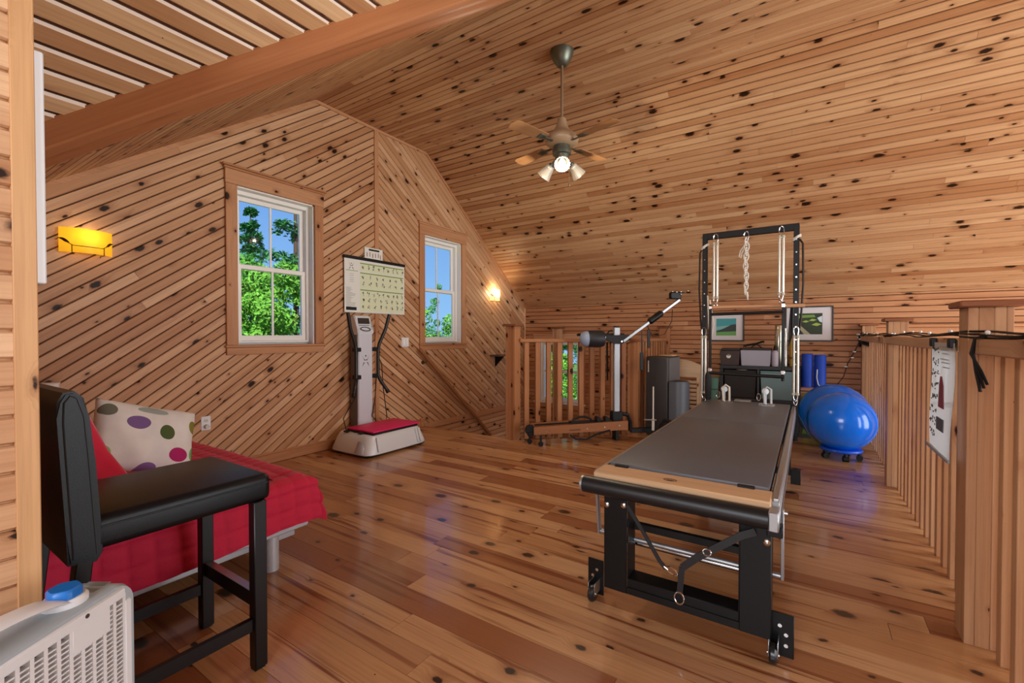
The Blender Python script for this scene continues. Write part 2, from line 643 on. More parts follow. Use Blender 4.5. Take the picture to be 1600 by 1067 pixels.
# back knee wall -----------------------------------------------------
b = MB()
y0, y1 = BY + 0.0125, BY + 0.16
b.bx(GX - .1, WB[0], y0, y1, -3, KN + .05)
b.bx(WB[0], WB[1], y0, y1, -3, WB[2])
b.bx(WB[0], WB[1], y0, y1, WB[3], KN + .05)
b.bx(WB[1], XR, y0, y1, -3, KN + .05)
wall_back = S(b.build('wall_back', M_BACKING))
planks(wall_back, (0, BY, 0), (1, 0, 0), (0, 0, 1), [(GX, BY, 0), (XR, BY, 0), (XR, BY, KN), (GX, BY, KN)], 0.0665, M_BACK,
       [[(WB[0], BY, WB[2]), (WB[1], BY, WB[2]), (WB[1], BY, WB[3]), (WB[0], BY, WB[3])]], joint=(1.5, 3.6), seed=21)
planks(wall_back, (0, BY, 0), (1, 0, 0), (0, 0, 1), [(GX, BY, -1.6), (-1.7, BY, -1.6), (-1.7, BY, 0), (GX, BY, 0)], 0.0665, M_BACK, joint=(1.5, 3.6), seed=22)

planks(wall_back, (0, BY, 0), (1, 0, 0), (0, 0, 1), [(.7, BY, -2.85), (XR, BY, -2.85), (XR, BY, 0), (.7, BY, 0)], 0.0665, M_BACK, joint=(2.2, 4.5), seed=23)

# far slope, flat ceiling, near slope, dormer ---------------------------
def slab(name, pts, vec, mat):
    b = MB()
    b.prism(pts, vec)
    return S(b.build(name, mat, smooth=False))

fs = (FZ - KN) / (BY - BR)
fn = Vector((0, fs, 1)).normalized()
off = fn * 0.013
ceil_far = slab('ceiling_slope', [tuple(Vector(p) + off) for p in ((GX - .1, BY + .12, KN - .12 * fs), (XR + .1, BY + .12, KN - .12 * fs), (XR + .1, BR, FZ), (GX - .1, BR, FZ))], fn * .08, M_BACKING)
planks(ceil_far, (0, BY, KN), (1, 0, 0), (0, -1, fs), [(GX, BY, KN), (XR, BY, KN), (XR, BR, FZ), (GX, BR, FZ)], 0.0665, M_CEIL, joint=(1.6, 3.9), seed=31)
ceil_flat = slab('ceiling', [(GX - .1, -2.6, FZ + .013), (XR + .1, -2.6, FZ + .013), (XR + .1, BR + .06, FZ + .013), (GX - .1, BR + .06, FZ + .013)], (0, 0, .08), M_BACKING)
planks(ceil_flat, (0, BR, FZ), (1, 0, 0), (0, -1, 0), [(GX, BR, FZ), (XR, BR, FZ), (XR, PK, FZ), (GX, PK, FZ)], 0.0665, M_CEIL, joint=(1.6, 3.9), seed=32)
planks(ceil_flat, (0, PK, FZ), (1, 0, 0), (0, -1, 0), [((FZ - 3.944) / .775, PK, FZ), (.9, PK, FZ), (.9, -2.3, FZ), ((FZ - 3.944) / .775, -2.3, FZ)], 0.0665, M_CEIL, joint=(3, 5), seed=34)
nn = Vector((0, -.713, 1)).normalized()
yb = NY - .12
ceil_near = slab('ceiling_slope', [tuple(Vector(p) + nn * .013) for p in ((GX - .1, yb, nz(yb)), (vx(yb) - .06, yb, nz(yb)), (vx(PK) - .06, PK, FZ), (GX - .1, PK, FZ))], nn * .08, M_BACKING)
planks(ceil_near, (0, PK, FZ), (1, 0, 0), (0, -1, -.713), [(GX, PK, FZ), (vx(PK), PK, FZ), (vx(NY), NY, nz(NY)), (GX, NY, nz(NY))], 0.0665, M_CEIL, joint=(1.6, 3.9), seed=33)
slab('ceiling_slope', [tuple(Vector(p) + nn * .013) for p in ((1.2, yb, nz(yb)), (XR + .1, yb, nz(yb)), (XR + .1, PK, FZ), (1.2, PK, FZ))], nn * .08, M_CEIL)
dn = Vector((-.775, 0, 1)).normalized()
xv = vx(NY)
xt = (FZ - 3.944) / .775
ceil_d = slab('ceiling_dormer', [tuple(Vector(p) + dn * .013) for p in ((DX - .1, -2.6, dz(DX - .1)), (xt, -2.6, FZ), (xt, PK, FZ), (xv + .06, NY, dz(xv + .06)), (DX - .1, NY - .02, dz(DX - .1)))], dn * .08, M_BACKING)
slab('ceiling_dormer', [tuple(Vector(p) + dn * .013) for p in ((DX - .1, NY - .1, dz(DX - .1)), (xv - .05, NY - .1, dz(xv - .05)), (xv + .05, NY + .06, dz(xv + .05)), (DX - .1, NY + .06, dz(DX - .1)))], dn * .08, M_BACKING)
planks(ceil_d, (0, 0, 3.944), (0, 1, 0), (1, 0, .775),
       [(DX, -.5, dz(DX)), (xt, -.5, FZ), (xt, PK, FZ), (vx(1.5), 1.5, nz(1.5)), (DX, (dz(DX) - 1.624) / .713, dz(DX))], 0.0856, M_DORM, g=0.013, gap=.004, th=.0128, lit_edge_mat=pbr('painted_lit_bevel', '#ecd8c6', .4), joint=(3, 6), seed=41)  # daylight catching one bevel of each board, painted in as a pale colour
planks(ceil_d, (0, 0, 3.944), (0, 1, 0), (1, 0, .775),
       [(xv, NY, dz(xv)), (DX, NY, dz(DX)), (DX, (dz(DX) - 1.624) / .713, dz(DX))], 0.0856, M_DORM, g=0.013, gap=.004, th=.0128, lit_edge_mat=pbr('painted_lit_bevel', '#ecd8c6', .4), joint=(3, 6), seed=42, phase=0.03)  # same pale bevel colour, standing in for light on the edges
# right half of the dormer, out of the photograph
slab('ceiling_dormer', [(.9, -2.6, FZ + .013), (.9, PK, FZ + .013), (2.3, PK, FZ - 1.0), (2.3, -2.6, FZ - 1.0)], (.04, 0, .06), M_DORM)

# valley beam: two members with a stepped underside, following the valley
va = Vector((.92, 1, .713))
va.normalize()
hn = Vector((va.y, -va.x, 0)).normalized()       # horizontal, towards the dormer
up = Vector((0, 0, 1))
def valley(name, a, c, zt, zb, mat):
    y0, y1 = NY + .03, PK + .1
    b = MB()
    P = []
    for y in (y0, y1):
        o = Vector((vx(y), y, nz(y)))
        P.append([b.bm.verts.new(o + hn * h + up * z) for h, z in ((a, zb), (c, zb), (c, zt), (a, zt))])
    for i in range(4):
        b.bm.faces.new((P[0][i], P[0][(i + 1) % 4], P[1][(i + 1) % 4], P[1][i]))
    b.bm.faces.new(P[0][::-1])
    b.bm.faces.new(P[1])
    bmesh.ops.bevel(b.bm, geom=b.bm.edges[:], offset=.007, segments=1, affect='EDGES')
    # own space with X along the beam so that the grain runs with it
    q = va.to_track_quat('X', 'Z').to_matrix().to_4x4()
    q.translation = Vector((vx(1.2), 1.2, nz(1.2)))
    bmesh.ops.transform(b.bm, matrix=q.inverted(), verts=b.bm.verts)
    return b.build(name, mat, None, M=q)
bm1 = S(valley('beam', .0, .062, .05, -.072, M_BEAM))
b2 = valley('board', -.078, -.001, .05, -.062, M_BEAM)
b2.parent = bm1
b2.matrix_parent_inverse = bm1.matrix_basis.inverted()

# near knee wall and dormer cheek --------------------------------------
b = MB()
b.prism([(GX - .1, NY - .013, -.2), (DX - .013, NY - .013, -.2), (DX - .013, NY - .013, dz(DX) - .0), (xv, NY - .013, nz(NY)), (GX - .1, NY - .013, nz(NY))], (0, -.12, 0))
wall_front = S(b.build('wall_front', M_GABLE, smooth=False))
planks(wall_front, (0, NY, 0), (-1, 0, 0), (0, 0, 1), [(GX, NY, 0), (DX - .014, NY, 0), (DX - .014, NY, dz(DX)), (xv, NY, nz(NY)), (GX, NY, nz(NY))], 0.067, M_GABLE, seed=51)
b = MB()
b.bx(DX - .13, DX - .0125, -2.6, NY - .02, -.2, 2.75)
wall_dormer = S(b.build('wall_dormer_left', M_GABLE, smooth=False))
planks(wall_dormer, (DX, 0, 0), (0, 1, 0), (0, 0, 1), [(DX, -.4, 0), (DX, NY - .03, 0), (DX, NY - .03, dz(DX)), (DX, -.4, dz(DX))], 0.0672, M_GABLE, seed=52)
b = MB()
b.bx(DX - .014, DX + .004, NY - .038, NY + .003, 0, dz(DX), .002)
S(b.build('trim_2', M_POSTL))
# rest of the shell, behind the camera and to the right: rear dormer wall with its window, right gable with tall windows, lower storey
b = MB()
for x0_, x1_, z0_, z1_ in ((-1.7, -1.25, -.2, 3.7), (-1.25, 1.05, -.2, .85), (-1.25, 1.05, 2.65, 3.7), (1.05, 2.4, -.2, 3.7)):
    b.bx(x0_, x1_, -2.62, -2.5, z0_, z1_)
S(b.build('wall_dormer_rear', M_GABLE, smooth=False))
b = MB()
b.bx(2.2, 2.3, -2.6, NY - .1, -.2, 2.7)
S(b.build('wall_dormer_right', M_GABLE, smooth=False))
b = MB()
b.bx(2.2, XR, NY - .13, NY - .013, -3, 1.9)
S(b.build('wall_front_right', M_GABLE, smooth=False))
b = MB()
for y0_, y1_, z0_, z1_ in ((.1, .7, -3, 3.7), (.7, 6.1, -3, -.75), (.7, 6.1, 2.75, 3.7), (6.1, 6.9, -3, 3.7)):
    b.bx(XR, XR + .14, y0_, y1_, z0_, z1_)
S(b.build('wall_right', M_GABLE, smooth=False))
b = MB()
b.bx(GX - .1, XR + .1, -2.6, BY + .1, -2.95, -2.85)
S(b.build('floor_lower', M_FLOOR, smooth=False))
b = MB()
b.bx(GX, .62, 3.0, 3.1, -2.85, -.26)
S(b.build('wall_lower', M_GABLE, smooth=False))

# trims --------------------------------------------------------------
b = MB()
b.bx(GX - .005, GX + .012, MID - .03, MID + .03, 0, FZ, .003)
S(b.build('trim_3', M_TRZ))
def gable_trim(name, p0, p1, w=.03, off=.014):
    b = MB()
    b.beam((GX + .006, *p0), (GX + .006, *p1), .016, w, up=(0, 0, 1))
    return S(b.build(name, M_TRY))
gable_trim('trim_4', (BY - .01, KN - .012), (BR, FZ - .018))
gable_trim('trim_5', (BR, FZ - .015), (PK, FZ - .015))
gable_trim('trim_6', (PK, FZ - .018), (NY, nz(NY) - .018))
gable_trim('trim_7', (4.28, .0), (BY, 0.0), .07)
b = MB()
b.bx(GX - .004, GX + .014, BY - .016, BY + .002, 0, KN, .003)
S(b.build('trim_8', pbr('pale_quarter_round', '#dcae8c', .4)))
b = MB()
b.bx(GX - .004, GX + .016, NY, 4.2, 0.003, .085, .003)
b.bx(GX - .004, GX + .010, NY, 4.2, .085, .104, .004)
b.bx(GX - .004, GX + .022, 4.2, 4.27, 0.003, .115, .003)
S(b.build('baseboard_left', M_TRY))
b = MB()
b.bx(-1.66, .52, BY - .016, BY + .004, 0.003, .09, .003)
S(b.build('baseboard_back', M_TRX))
b = MB()
b.bx(.66, XR, BY - .07, BY + .002, 1.285, 1.315, .004)
b.bx(.66, XR, BY - .03, BY + .002, 1.16, 1.285, .003)
S(b.build('trim_9', M_TRX))

# windows --------------------------------------------------------------
def window(name, w, label=None):
    """double-hung window in the gable wall: pine casing, vinyl sashes, panes with one bar each"""
    ya, yb_, za, zb = w
    o = bpy.data.objects.new(name, None)
    COL.objects.link(o)
    o.location = (GX, (ya + yb_) / 2, za)
    S(o)
    W, H = yb_ - ya, zb - za
    h = W / 2
    cw = .095
    for s in (-1, 1):
        part('side_casing', M_TRZ, o, lambda b: b.bx(-.004, .022, s * h, s * (h + cw), 0, H, .003))
    part('head_casing', M_TRY, o, lambda b: b.bx(-.004, .026, -h - cw - .004, h + cw + .004, H, H + .125, .003))
    part('crown', M_TRY, o, lambda b: (b.bx(-.004, .045, -h - cw - .028, h + cw + .028, H + .146, H + .164, .004), b.bx(-.004, .034, -h - cw - .016, h + cw + .016, H + .125, H + .146, .005)))
    part('sill', M_TRY, o, lambda b: b.bx(-.1, .035, -h - cw - .012, h + cw + .012, -.022, 0.0, .004))
    part('apron', M_TRY, o, lambda b: b.bx(-.004, .02, -h - cw, h + cw, -.085, -.022, .003))
    def jamb(b):
        b.bx(-.158, -.004, -h - .001, -h + .012, 0, H)
        b.bx(-.158, -.004, h - .012, h + .001, 0, H)
        b.bx(-.158, -.004, -h, h, H - .012, H + .001)
        b.bx(-.158, -.1, -h, h, 0, .014)
    part('jamb', M_WINW, o, jamb)
    def frame(b):
        for s in (-1, 1):
            b.bx(-.15, -.07, s * (h - .012), s * (h - .04), .014, H - .012, .003)
        b.bx(-.149, -.071, -h + .013, h - .013, H - .05, H - .0128, .003)
        b.bx(-.149, -.071, -h + .013, h - .013, .0145, .035, .003)
    part('outer_frame', M_WINW, o, frame)
    mid = H * .505
    for nm, z0, z1, xo in (('upper_sash', mid - .02, H - .05, -.135), ('lower_sash', .035, mid + .025, -.105)):
        i = h - .04
        def sash(b):
            for s in (-1, 1):
                b.bx(xo - .014, xo + .014, s * i, s * (i - .042), z0, z1, .003)
            b.bx(xo - .0132, xo + .0132, -i + .001, i - .001, z1 - .042, z1 - .0008, .003)
            b.bx(xo - .0132, xo + .0132, -i + .001, i - .001, z0 + .0008, z0 + .05, .003)
            b.bx(xo - .006, xo + .006, -.009, .009, z0 + .05, z1 - .042)
        so = part(nm, M_WINW, o, sash)
        for s in (-1, 1):
            part('pane', M_GLASS, so, lambda b: b.bx(xo - .002, xo + .002, s * .009, s * (i - .042), z0 + .05, z1 - .042), smooth=False)
    return o
window('window_1', W1)
window('window_2', W2)
# window of the stairwell, in the back wall
o = bpy.data.objects.new('window_3', None)
COL.objects.link(o)
xa, xb, za, zb = WB
o.location = ((xa + xb) / 2, BY, za)
S(o)
h, H = (xb - xa) / 2, zb - za
for s in (-1, 1):
    part('side_casing', M_TRZ, o, lambda b: b.bx(s * h, s * (h + .1), -.022, .004, -.0, H, .003))
part('head_casing', pbr('pale_pine_casing', '#cfa27c', .5), o, lambda b: (b.bx(-h - .12, h + .12, -.026, .004, H, H + .1, .003), b.bx(-h - .13, h + .13, -.04, .004, H + .1, H + .125, .003)))
part('sill', M_WINW, o, lambda b: b.bx(-h - .11, h + .11, -.04, .1, -.025, .0, .003))
part('apron', M_TRX, o, lambda b: b.bx(-h - .1, h + .1, -.02, .004, -.1, -.025, .003))
def jb3(b):
    for s in (-1, 1):
        b.bx(s * (h + .001), s * (h - .012), -.002, .15, 0, H)
    b.bx(-h, h, -.002, .15, H - .012, H + .001)
part('jamb', M_WINW, o, jb3)
def fr3(b):
    for s in (-1, 1):
        b.bx(s * (h - .0125), s * (h - .062), .03, .1, .001, H - .013, .003)
    b.bx(-h + .014, h - .014, .031, .099, H - .06, H - .0135, .003)
    b.bx(-h + .014, h - .014, .031, .099, .002, .06, .003)
    b.bx(-h + .014, h - .014, .035, .08, H * .5 - .02, H * .5 + .02, .003)
    b.bx(-.008, .008, .05, .07, .01, H - .02)
fo = part('sash_frame', M_WINW, o, fr3)
for s in (-1, 1):
    for q in (0, 1):
        part('pane', M_GLASS, fo, lambda b: b.bx(s * .008, s * (h - .06), .058, .062, .06 if q == 0 else H * .5 + .02, H * .5 - .02 if q == 0 else H - .05), smooth=False)
# dormer rear window, behind the camera
o = bpy.data.objects.new('window_4', None)
COL.objects.link(o)
o.location = (-.1, -2.56, .85)
S(o)
def fr4(b):
    for x in (-1.15, -.03, 1.09):
        b.bx(x, x + .06, -.03, .03, 0, 1.8)
    b.bx(-1.15, 1.15, -.03, .03, 0, .06)
    b.bx(-1.15, 1.15, -.03, .03, 1.74, 1.8)
part('sash_frame', M_WINW, o, fr4, smooth=False)
o = bpy.data.objects.new('window_5', None)
COL.objects.link(o)
o.location = (XR + .07, 3.4, -.75)
S(o)
def fr5(b):
    for y in (-2.7, -1.36, -.03, 1.3, 2.64):
        b.bx(-.03, .03, y, y + .06, 0, 3.5)
    for z in (0, 1.72, 3.44):
        b.bx(-.03, .03, -2.7, 2.7, z, z + .06)
part('sash_frame', M_WINW, o, fr5, smooth=False)

# ================================================================== railings
def baluster_mesh(z0, z1, w=.04):
    b = MB()
    b.bx(-w / 2, w / 2, -w / 2, w / 2, z0, z1, .002)
    return b
def newel(parent, x, y, z1=1.305, w=.124, z0=0.0, rz=0.0, mat=None):
    # a post is glued up from four boards whose joints show on its faces
    e = .0006
    p = part('post', M_RLZ if mat is None else mat, parent, lambda b: b.bx(-w / 2 + .002, w / 2 - .002, -w / 2 + .002, w / 2 - .002, z0, z1 - .004))
    p.location = (x, y, 0)
    p.rotation_euler = (0, 0, rz)
    for k, (xa_, xb_) in enumerate(((-.5, -.26), (-.26, .08), (.08, .34), (.34, .5))):
        part('post_board', M_RLZ if mat is None else mat, p, lambda b: b.bx(xa_ * w + e, xb_ * w - e, -w / 2, w / 2, z0, z1, .0015))
    c = part('post_cap', M_CAP, parent, lambda b: b.box((0, 0, z1 + .013), (w + .056, w + .056, .026), 0, .005))
    c.location = (x, y, 0)
    c.rotation_euler = (0, 0, rz)
    return p
def balusters(parent, p0, p1, n, z0, z1, w=.04, rz=0.0, first=None, mat=None):
    p0, p1 = Vector(p0), Vector(p1)
    for i in range(n):
        q = p0 + (p1 - p0) * ((i + .5) / n)
        if first is None:
            first = baluster_mesh(z0, z1, w).build('baluster', M_RLZ if mat is None else mat, parent)
            o = first
        else:
            o = first.copy()
            COL.objects.link(o)
            o.parent = parent
        o.location = (q.x, q.y, 0)
        o.rotation_euler = (0, 0, rz)
    return first

RX = .585
rail = T('loft_railing', 'long pine railing with square balusters along the open right side of the loft', 'railing', (0, 0, 0))
for y, x in ((2.475, RX - .008), (4.665, RX + .008), (6.70, RX + .008), (.835, RX)):
    newel(rail, x, y)
part('handrail', M_RLY, rail, lambda b: b.bx(RX - .07, RX + .07, 2.538, 4.60, 1.128, 1.184, .005))
part('handrail', M_RLY, rail, lambda b: b.bx(RX - .07, RX + .07, 4.728, 6.636, 1.128, 1.184, .005))
part('handrail', M_RLY, rail, lambda b: b.bx(RX - .07, RX + .07, .9, 2.412, 1.128, 1.184, .005))
f = balusters(rail, (RX + .027, 2.55, 0), (RX + .027, 4.60, 0), 15, 0.0, 1.128, .045)
balusters(rail, (RX + .027, 4.74, 0), (RX + .027, 6.63, 0), 14, 0.0, 1.128, .045, first=f)
balusters(rail, (RX + .027, .92, 0), (RX + .027, 2.40, 0), 11, 0.0, 1.128, .045, first=f)
part('edge_board', M_RLY, rail, lambda b: b.bx(.702, .722, .9, 6.78, -.26, 0.0, .003))

sr = T('stair_railing', 'pine railing turning a corner around the stair opening, behind the wooden carriage', 'railing', (0, 0, 0))
PA, PB, PC = Vector((-2.828, 4.325, 0)), Vector((-1.745, 5.34, 0)), Vector((-1.745, 6.715, 0))
newel(sr, PA.x, PA.y, 1.298, mat=M_SRZ)
newel(sr, PB.x, PB.y, 1.12, mat=M_SRZ)
newel(sr, PC.x, PC.y, 1.298, mat=M_SRZ)
dAB = (PB - PA).normalized()
an = atan2(dAB.y, dAB.x)
part('handrail', M_SRX, sr, lambda b: b.beam(PA + dAB * .075 + Vector((0, 0, 1.134)), PB - dAB * .06 + Vector((0, 0, 1.134)), .085, .04, bev=.004))
part('handrail', M_SRY, sr, lambda b: b.bx(PB.x - .05, PB.x + .05, PB.y + .063, PC.y - .063, 1.114, 1.154, .004))
f = balusters(sr, PA + dAB * .09, PB - dAB * .08, 10, 0.0, 1.114, .054, an, mat=M_SRZ)
balusters(sr, PB + Vector((0, .09, 0)), PC - Vector((0, .08, 0)), 10, 0.0, 1.114, .042, 0, first=f)
# newel of the lower flight against the back wall
nw = T('stair_newel', 'tall newel post rising from the stairwell in front of the stairwell window', 'post', (-3.44, 6.60, 0))
newel(nw, 0, 0, 1.298, .125, -2.85)
# stairs
st = T('staircase', 'pine stairs going down along the wall behind the railing', 'staircase', (0, 0, 0))
for i in range(8):
    z, y = -.19 * (i + 1), 4.28 + .255 * i
    part('tread', M_RLX, st, lambda b: b.bx(GX + .02, -2.86, y - .01, y + .275, z - .035, z, .004))
    part('riser', M_RLX, st, lambda b: b.bx(GX + .02, -2.86, y - .002, y + .016, z, z + (.137 if i == 0 else .154)))
hr = T('wall_handrail', 'slim brown handrail sloping down the wall beside the stairs', 'handrail', (GX, 4.13, 1.02))
def hrail(b):
    b.beam((.075, 0, 0), (.075, 1.53, -1.386), .04, .045, bev=.008)
part('rail', wood('rail_dark', 'Y', tones=('#a87850', '#9c6c46', '#93623e'), knots=.2), hr, hrail)
for k in (.08, .93):
    y, z = 1.53 * k, -1.386 * k
    part('bracket', pbr('brass_dark', '#6b5a3c', .4, .8), hr, lambda b: (b.path([(0, y, z - .07), (.03, y, z - .075), (.07, y, z - .06), (.075, y, z - .025)], .007), b.tube((0, y, z - .07), (.012, y, z - .07), .025)))
sb = T('wall_shelf', 'small dark wooden shelf on a bracket on the wall above the stairs', 'shelf', (GX, 5.87, .86))
part('board', wood('shelf_dark', 'Y', tones=('#6d5340', '#66503f', '#5d4634'), knots=0), sb, lambda b: b.bx(.005, .2, -.14, .16, 0, .025, .004))
part('bracket', M_BLACK, sb, lambda b: (b.prism([(.005, .0, -.003), (.17, .0, -.003), (.005, 0, -.17)], (0, .02, 0))))

# cable of fairy lights wound along the right railing
cb = T('string_lights', 'black cable of small white fairy lights wound along the top of the right railing', 'string lights', (RX, 4.7, 1.2))
def cable(b):
    rnd = random.Random(5)
    L_ = lambda P: [(p[0] - RX, p[1] - 4.7, p[2] - 1.2) for p in P]
    for k in range(3):
        P = []
        y = 6.62
        while y > 1.6:
            wob = .012 * sin(y * 7 + k * 2.1) + rnd.uniform(-.004, .004)
            z = 1.193 + k * .007 + .006 * sin(y * 5 + k)
            x = RX - .045 + wob
            if abs(y - 4.665) < .075 or abs(y - 2.475) < .075:
                x = RX - .068
            P.append((x, y, z))
            y -= .05
        b.path(L_(P), .0045, 6)
    # loops wound round the far post and the short drooping tail over the near rail
    for k in range(11):
        z = 1.09 + .017 * (k % 7)
        b.path(L_([(RX + .008 + (.078 + .010 * sin(k * 3 + a)) * (1.25 if abs(sin(2 * a)) > .8 else 1.0) * cos(a), 6.70 + (.078 + .006 * k / 3) * (1.25 if abs(sin(2 * a)) > .8 else 1.0) * sin(a), z + .03 * sin(a * 2 + k)) for a in [j * pi / 8 for j in range(16)]]), .0075, 6, closed=True)
    for k in range(3):
        P = [(RX - .055 + .004 * k, 2.30 - .006 * k, 1.196), (RX - .078, 2.29, 1.185), (RX - .082 - .003 * k, 2.285, 1.13), (RX - .08 + .006 * k, 2.262 - .004 * k, 1.07), (RX - .076 + .01 * k, 2.225 + .006 * k, 1.0 + .012 * k)]
        b.path(L_(P), .005, 6)
    # the end of the string hanging from the far post towards the balls
    b.path(L_([(.52, 6.64, 1.15), (.47, 6.66, 1.02), (.40, 6.66, .86), (.36, 6.65, .7), (.27, 6.62, .56)]), .005, 6)
part('cable', M_BLACKP, cb, cable)
bulb = pbr('fairy_bulb', '#f3f3ee', .3)
def bulbs(b):
    rnd = random.Random(9)
    for k in range(16):
        y = 6.6 - k * .29
        b.sphere((-.045 + rnd.uniform(-.02, .02), y - 4.7, .005 + rnd.uniform(0, .015)), .008, 8, 6, (1, 1.6, 1))
    for k in range(14):
        a = rnd.uniform(0, 2 * pi)
        b.sphere((.008 + .1 * cos(a), 2.0 + .1 * sin(a), -.05 + rnd.uniform(-.01, .06)), .009, 8, 6, (1.4, 1, 1))
    for p in ((.38, 6.64, .82), (.46, 6.64, 1.0), (.44, 6.64, .93)):
        b.sphere((p[0] - RX, p[1] - 4.7, p[2] - 1.2), .010, 8, 6, (1.8, 1, .7))
ob = part('bulbs', bulb, cb, bulbs)
ob['kind'] = 'stuff'

# ================================================================== wall things
def sconce(name, label, loc, w, h, dep, col, estr, power, lcol):
    """bowed glass shade on a wrought-iron bracket with two leaves"""
    t = T(name, label, 'wall lamp', loc)
    glass = bpy.data.materials.new('lit_shade')
    glass.use_nodes = True
    gt = glass.node_tree
    gb = gt.nodes['Principled BSDF']
    gb.inputs['Base Color'].default_value = srgb(col)
    gb.inputs['Roughness'].default_value = .3
    gb.inputs['Emission Color'].default_value = srgb(col)
    gb.inputs['Emission Strength'].default_value = estr
    tr = gt.nodes.new('ShaderNodeBsdfTranslucent')
    tr.inputs[0].default_value = srgb(col)
    mxs = gt.nodes.new('ShaderNodeMixShader')
    mxs.inputs[0].default_value = .5
    gt.links.new(gb.outputs[0], mxs.inputs[1])
    gt.links.new(tr.outputs[0], mxs.inputs[2])
    gt.links.new(mxs.outputs[0], gt.nodes['Material Output'].inputs[0])
    def sh(b):
        n = 18
        def f(u, v):
            y = (u - .5) * w
            x = dep * (1 - (2 * (u - .5)) ** 2) * .62 + dep * .38
            return Vector((x, y, (v - .5) * h))
        b.grid(f, n, 6)
        g = [v for v in b.bm.verts]
        r = bmesh.ops.solidify(b.bm, geom=b.bm.faces[:], thickness=.004)
    part('glass_shade', glass, t, sh)
    iron = pbr('wrought_iron', '#4a2f14', .5, .4)
    def br(b):
        fx = lambda y: dep * (1 - (2 * y / w) ** 2) * .62 + dep * .38 + .006
        for s in (-1, 1):
            ye, yi = s * w * .5, s * w * .30
            b.path([(.0, ye * 1.02, h * .02), (fx(ye), ye, h * .05), (fx(yi), yi, -h * .2), (fx(yi), yi, -h * .52), (fx(yi) - .02, yi - s * .015, -h * .55), (.0, yi, -h * .55)], .0028, 6)
            # leaf
            a = Vector((fx(ye), ye * .98, h * .07)); c = Vector((fx(yi) + .002, yi * 1.12, -h * .13))
            m = (a + c) / 2
            b.grid(lambda u, v: a.lerp(c, u) + Vector((.003, 0, 1)) * ((v - .5) * .022 * sin(pi * u)), 8, 2)
        b.path([(fx(y), y, -h * .2 - .006 * cos(y / w * 3)) for y in [(-.30 + .06 * i) * w for i in range(11)]], .0025, 6)
    part('bracket', iron, t, br)
    part('back_plate', iron, t, lambda b: b.bx(0, .012, -.05, .05, -.06, .05, .003))
    part('bulb', pbr('warm_bulb', '#fff1cf', .4, emit='#ffdc9a', estr=6), t, lambda b: b.sphere((.035, 0, -.01), .018, 16, 10))
    l = lamp(name + '_light', 'POINT', (loc[0] + .04, loc[1], loc[2] + .035), power, lcol, shadow_soft_size=.03)
    return t
sconce('wall_sconce', 'yellow glowing glass wall lamp left of the large window', (GX + .002, .985, 1.835), .275, .165, .10, '#f5cd38', .5, .7, (1, .9, .65))
sconce('wall_sconce', 'small cream glowing wall lamp near the far corner above the stairs', (GX + .002, 5.82, 1.825), .27, .18, .10, '#efd6a2', .4, 7.5, (1, .84, .55))

t = T('power_outlet', 'white double power outlet with a plug in it, above the red bed', 'outlet', (GX, 1.724, .462))
part('cover_plate', M_WHITEP, t, lambda b: b.bx(-.002, .006, -.036, .036, -.058, .058, .003))
for s in (.022, ):
    part('socket', pbr('socket_ivory', '#d9d6cc', .5), t, lambda b: b.tube((.004, 0, s), (.009, 0, s), .017, n=16))
split(part('slot', M_BLACKP, t, lambda b: [b.bx(.009, .0096, y - .0012, y + .0012, .018, .028) for y in (-.006, .006)]))
part('plug', pbr('plug_grey', '#cfcac0', .5), t, lambda b: b.tube((.006, 0, -.026), (.035, 0, -.026), .019, .016, 16))
t = T('light_switch', 'white light switch plate on the wall between the two windows', 'switch', (GX, 3.95, 1.108))
part('cover_plate', M_WHITEP, t, lambda b: b.bx(-.002, .006, -.06, .06, -.058, .058, .003))
for s in (-1, 1):
    part('rocker', pbr('rocker_white', '#f4f4f2', .35), t, lambda b: b.box((.007, s * .026, 0), (.008, .033, .066), 0, .002))

t = T('white_board', 'white flat board on the wall end by the near left corner trim', 'board', (DX - .05, NY, 1.61))
part('panel', pbr('board_white', '#e9eef2', .4), t, lambda b: b.bx(-.56, .035, .001, .016, -.275, .27, .003))
part('frame', M_WHITEP, t, lambda b: (b.bx(.025, .043, .001, .021, -.285, .28, .003), b.bx(-.57, -.552, .001, .021, -.285, .28, .003), b.bx(-.552, .025, .001, .021, .262, .28, .003), b.bx(-.552, .025, .001, .021, -.285, -.267, .003)))

# framed pictures on the back wall -------------------------------------
def picture(label, x0, x1, z0, z1, mats):
    t = T('framed_picture', label, 'picture', ((x0 + x1) / 2, BY, (z0 + z1) / 2), 0, 'framed landscape pictures on the back wall')
    h, v = (x1 - x0) / 2, (z1 - z0) / 2
    fw = .016
    def fr(b):
        for s in (-1, 1):
            b.bx(s * h, s * (h - fw), -.024, .0, -v, v, .002)
            b.bx(-h + fw, h - fw, -.024, .0, s * v, s * (v - fw), .002)
    part('frame', pbr('frame_black', '#15100d', .4), t, fr)
    part('mat_board', pbr('mat_board', '#d9d5d6', .7), t, lambda b: b.bx(-h + fw, h - fw, -.012, -.002, -v + fw, v - fw))
    pw, pv = h * .56, v * .60
    for nm, m, pts in mats:
        def f(b):
            b.prism([(p[0] * pw, -.0125, p[1] * pv) for p in pts], (0, -.0006 - .0003 * mats.index((nm, m, pts)), 0))
        part(nm, m, t, f, smooth=False)
    part('glass', glassy('picture_glass', refl=.0), t, lambda b: b.bx(-h + fw, h - fw, -.019, -.0175, -v + fw, v - fw), smooth=False)
    return t
sq = [(-1, -1), (1, -1), (1, 1), (-1, 1)]
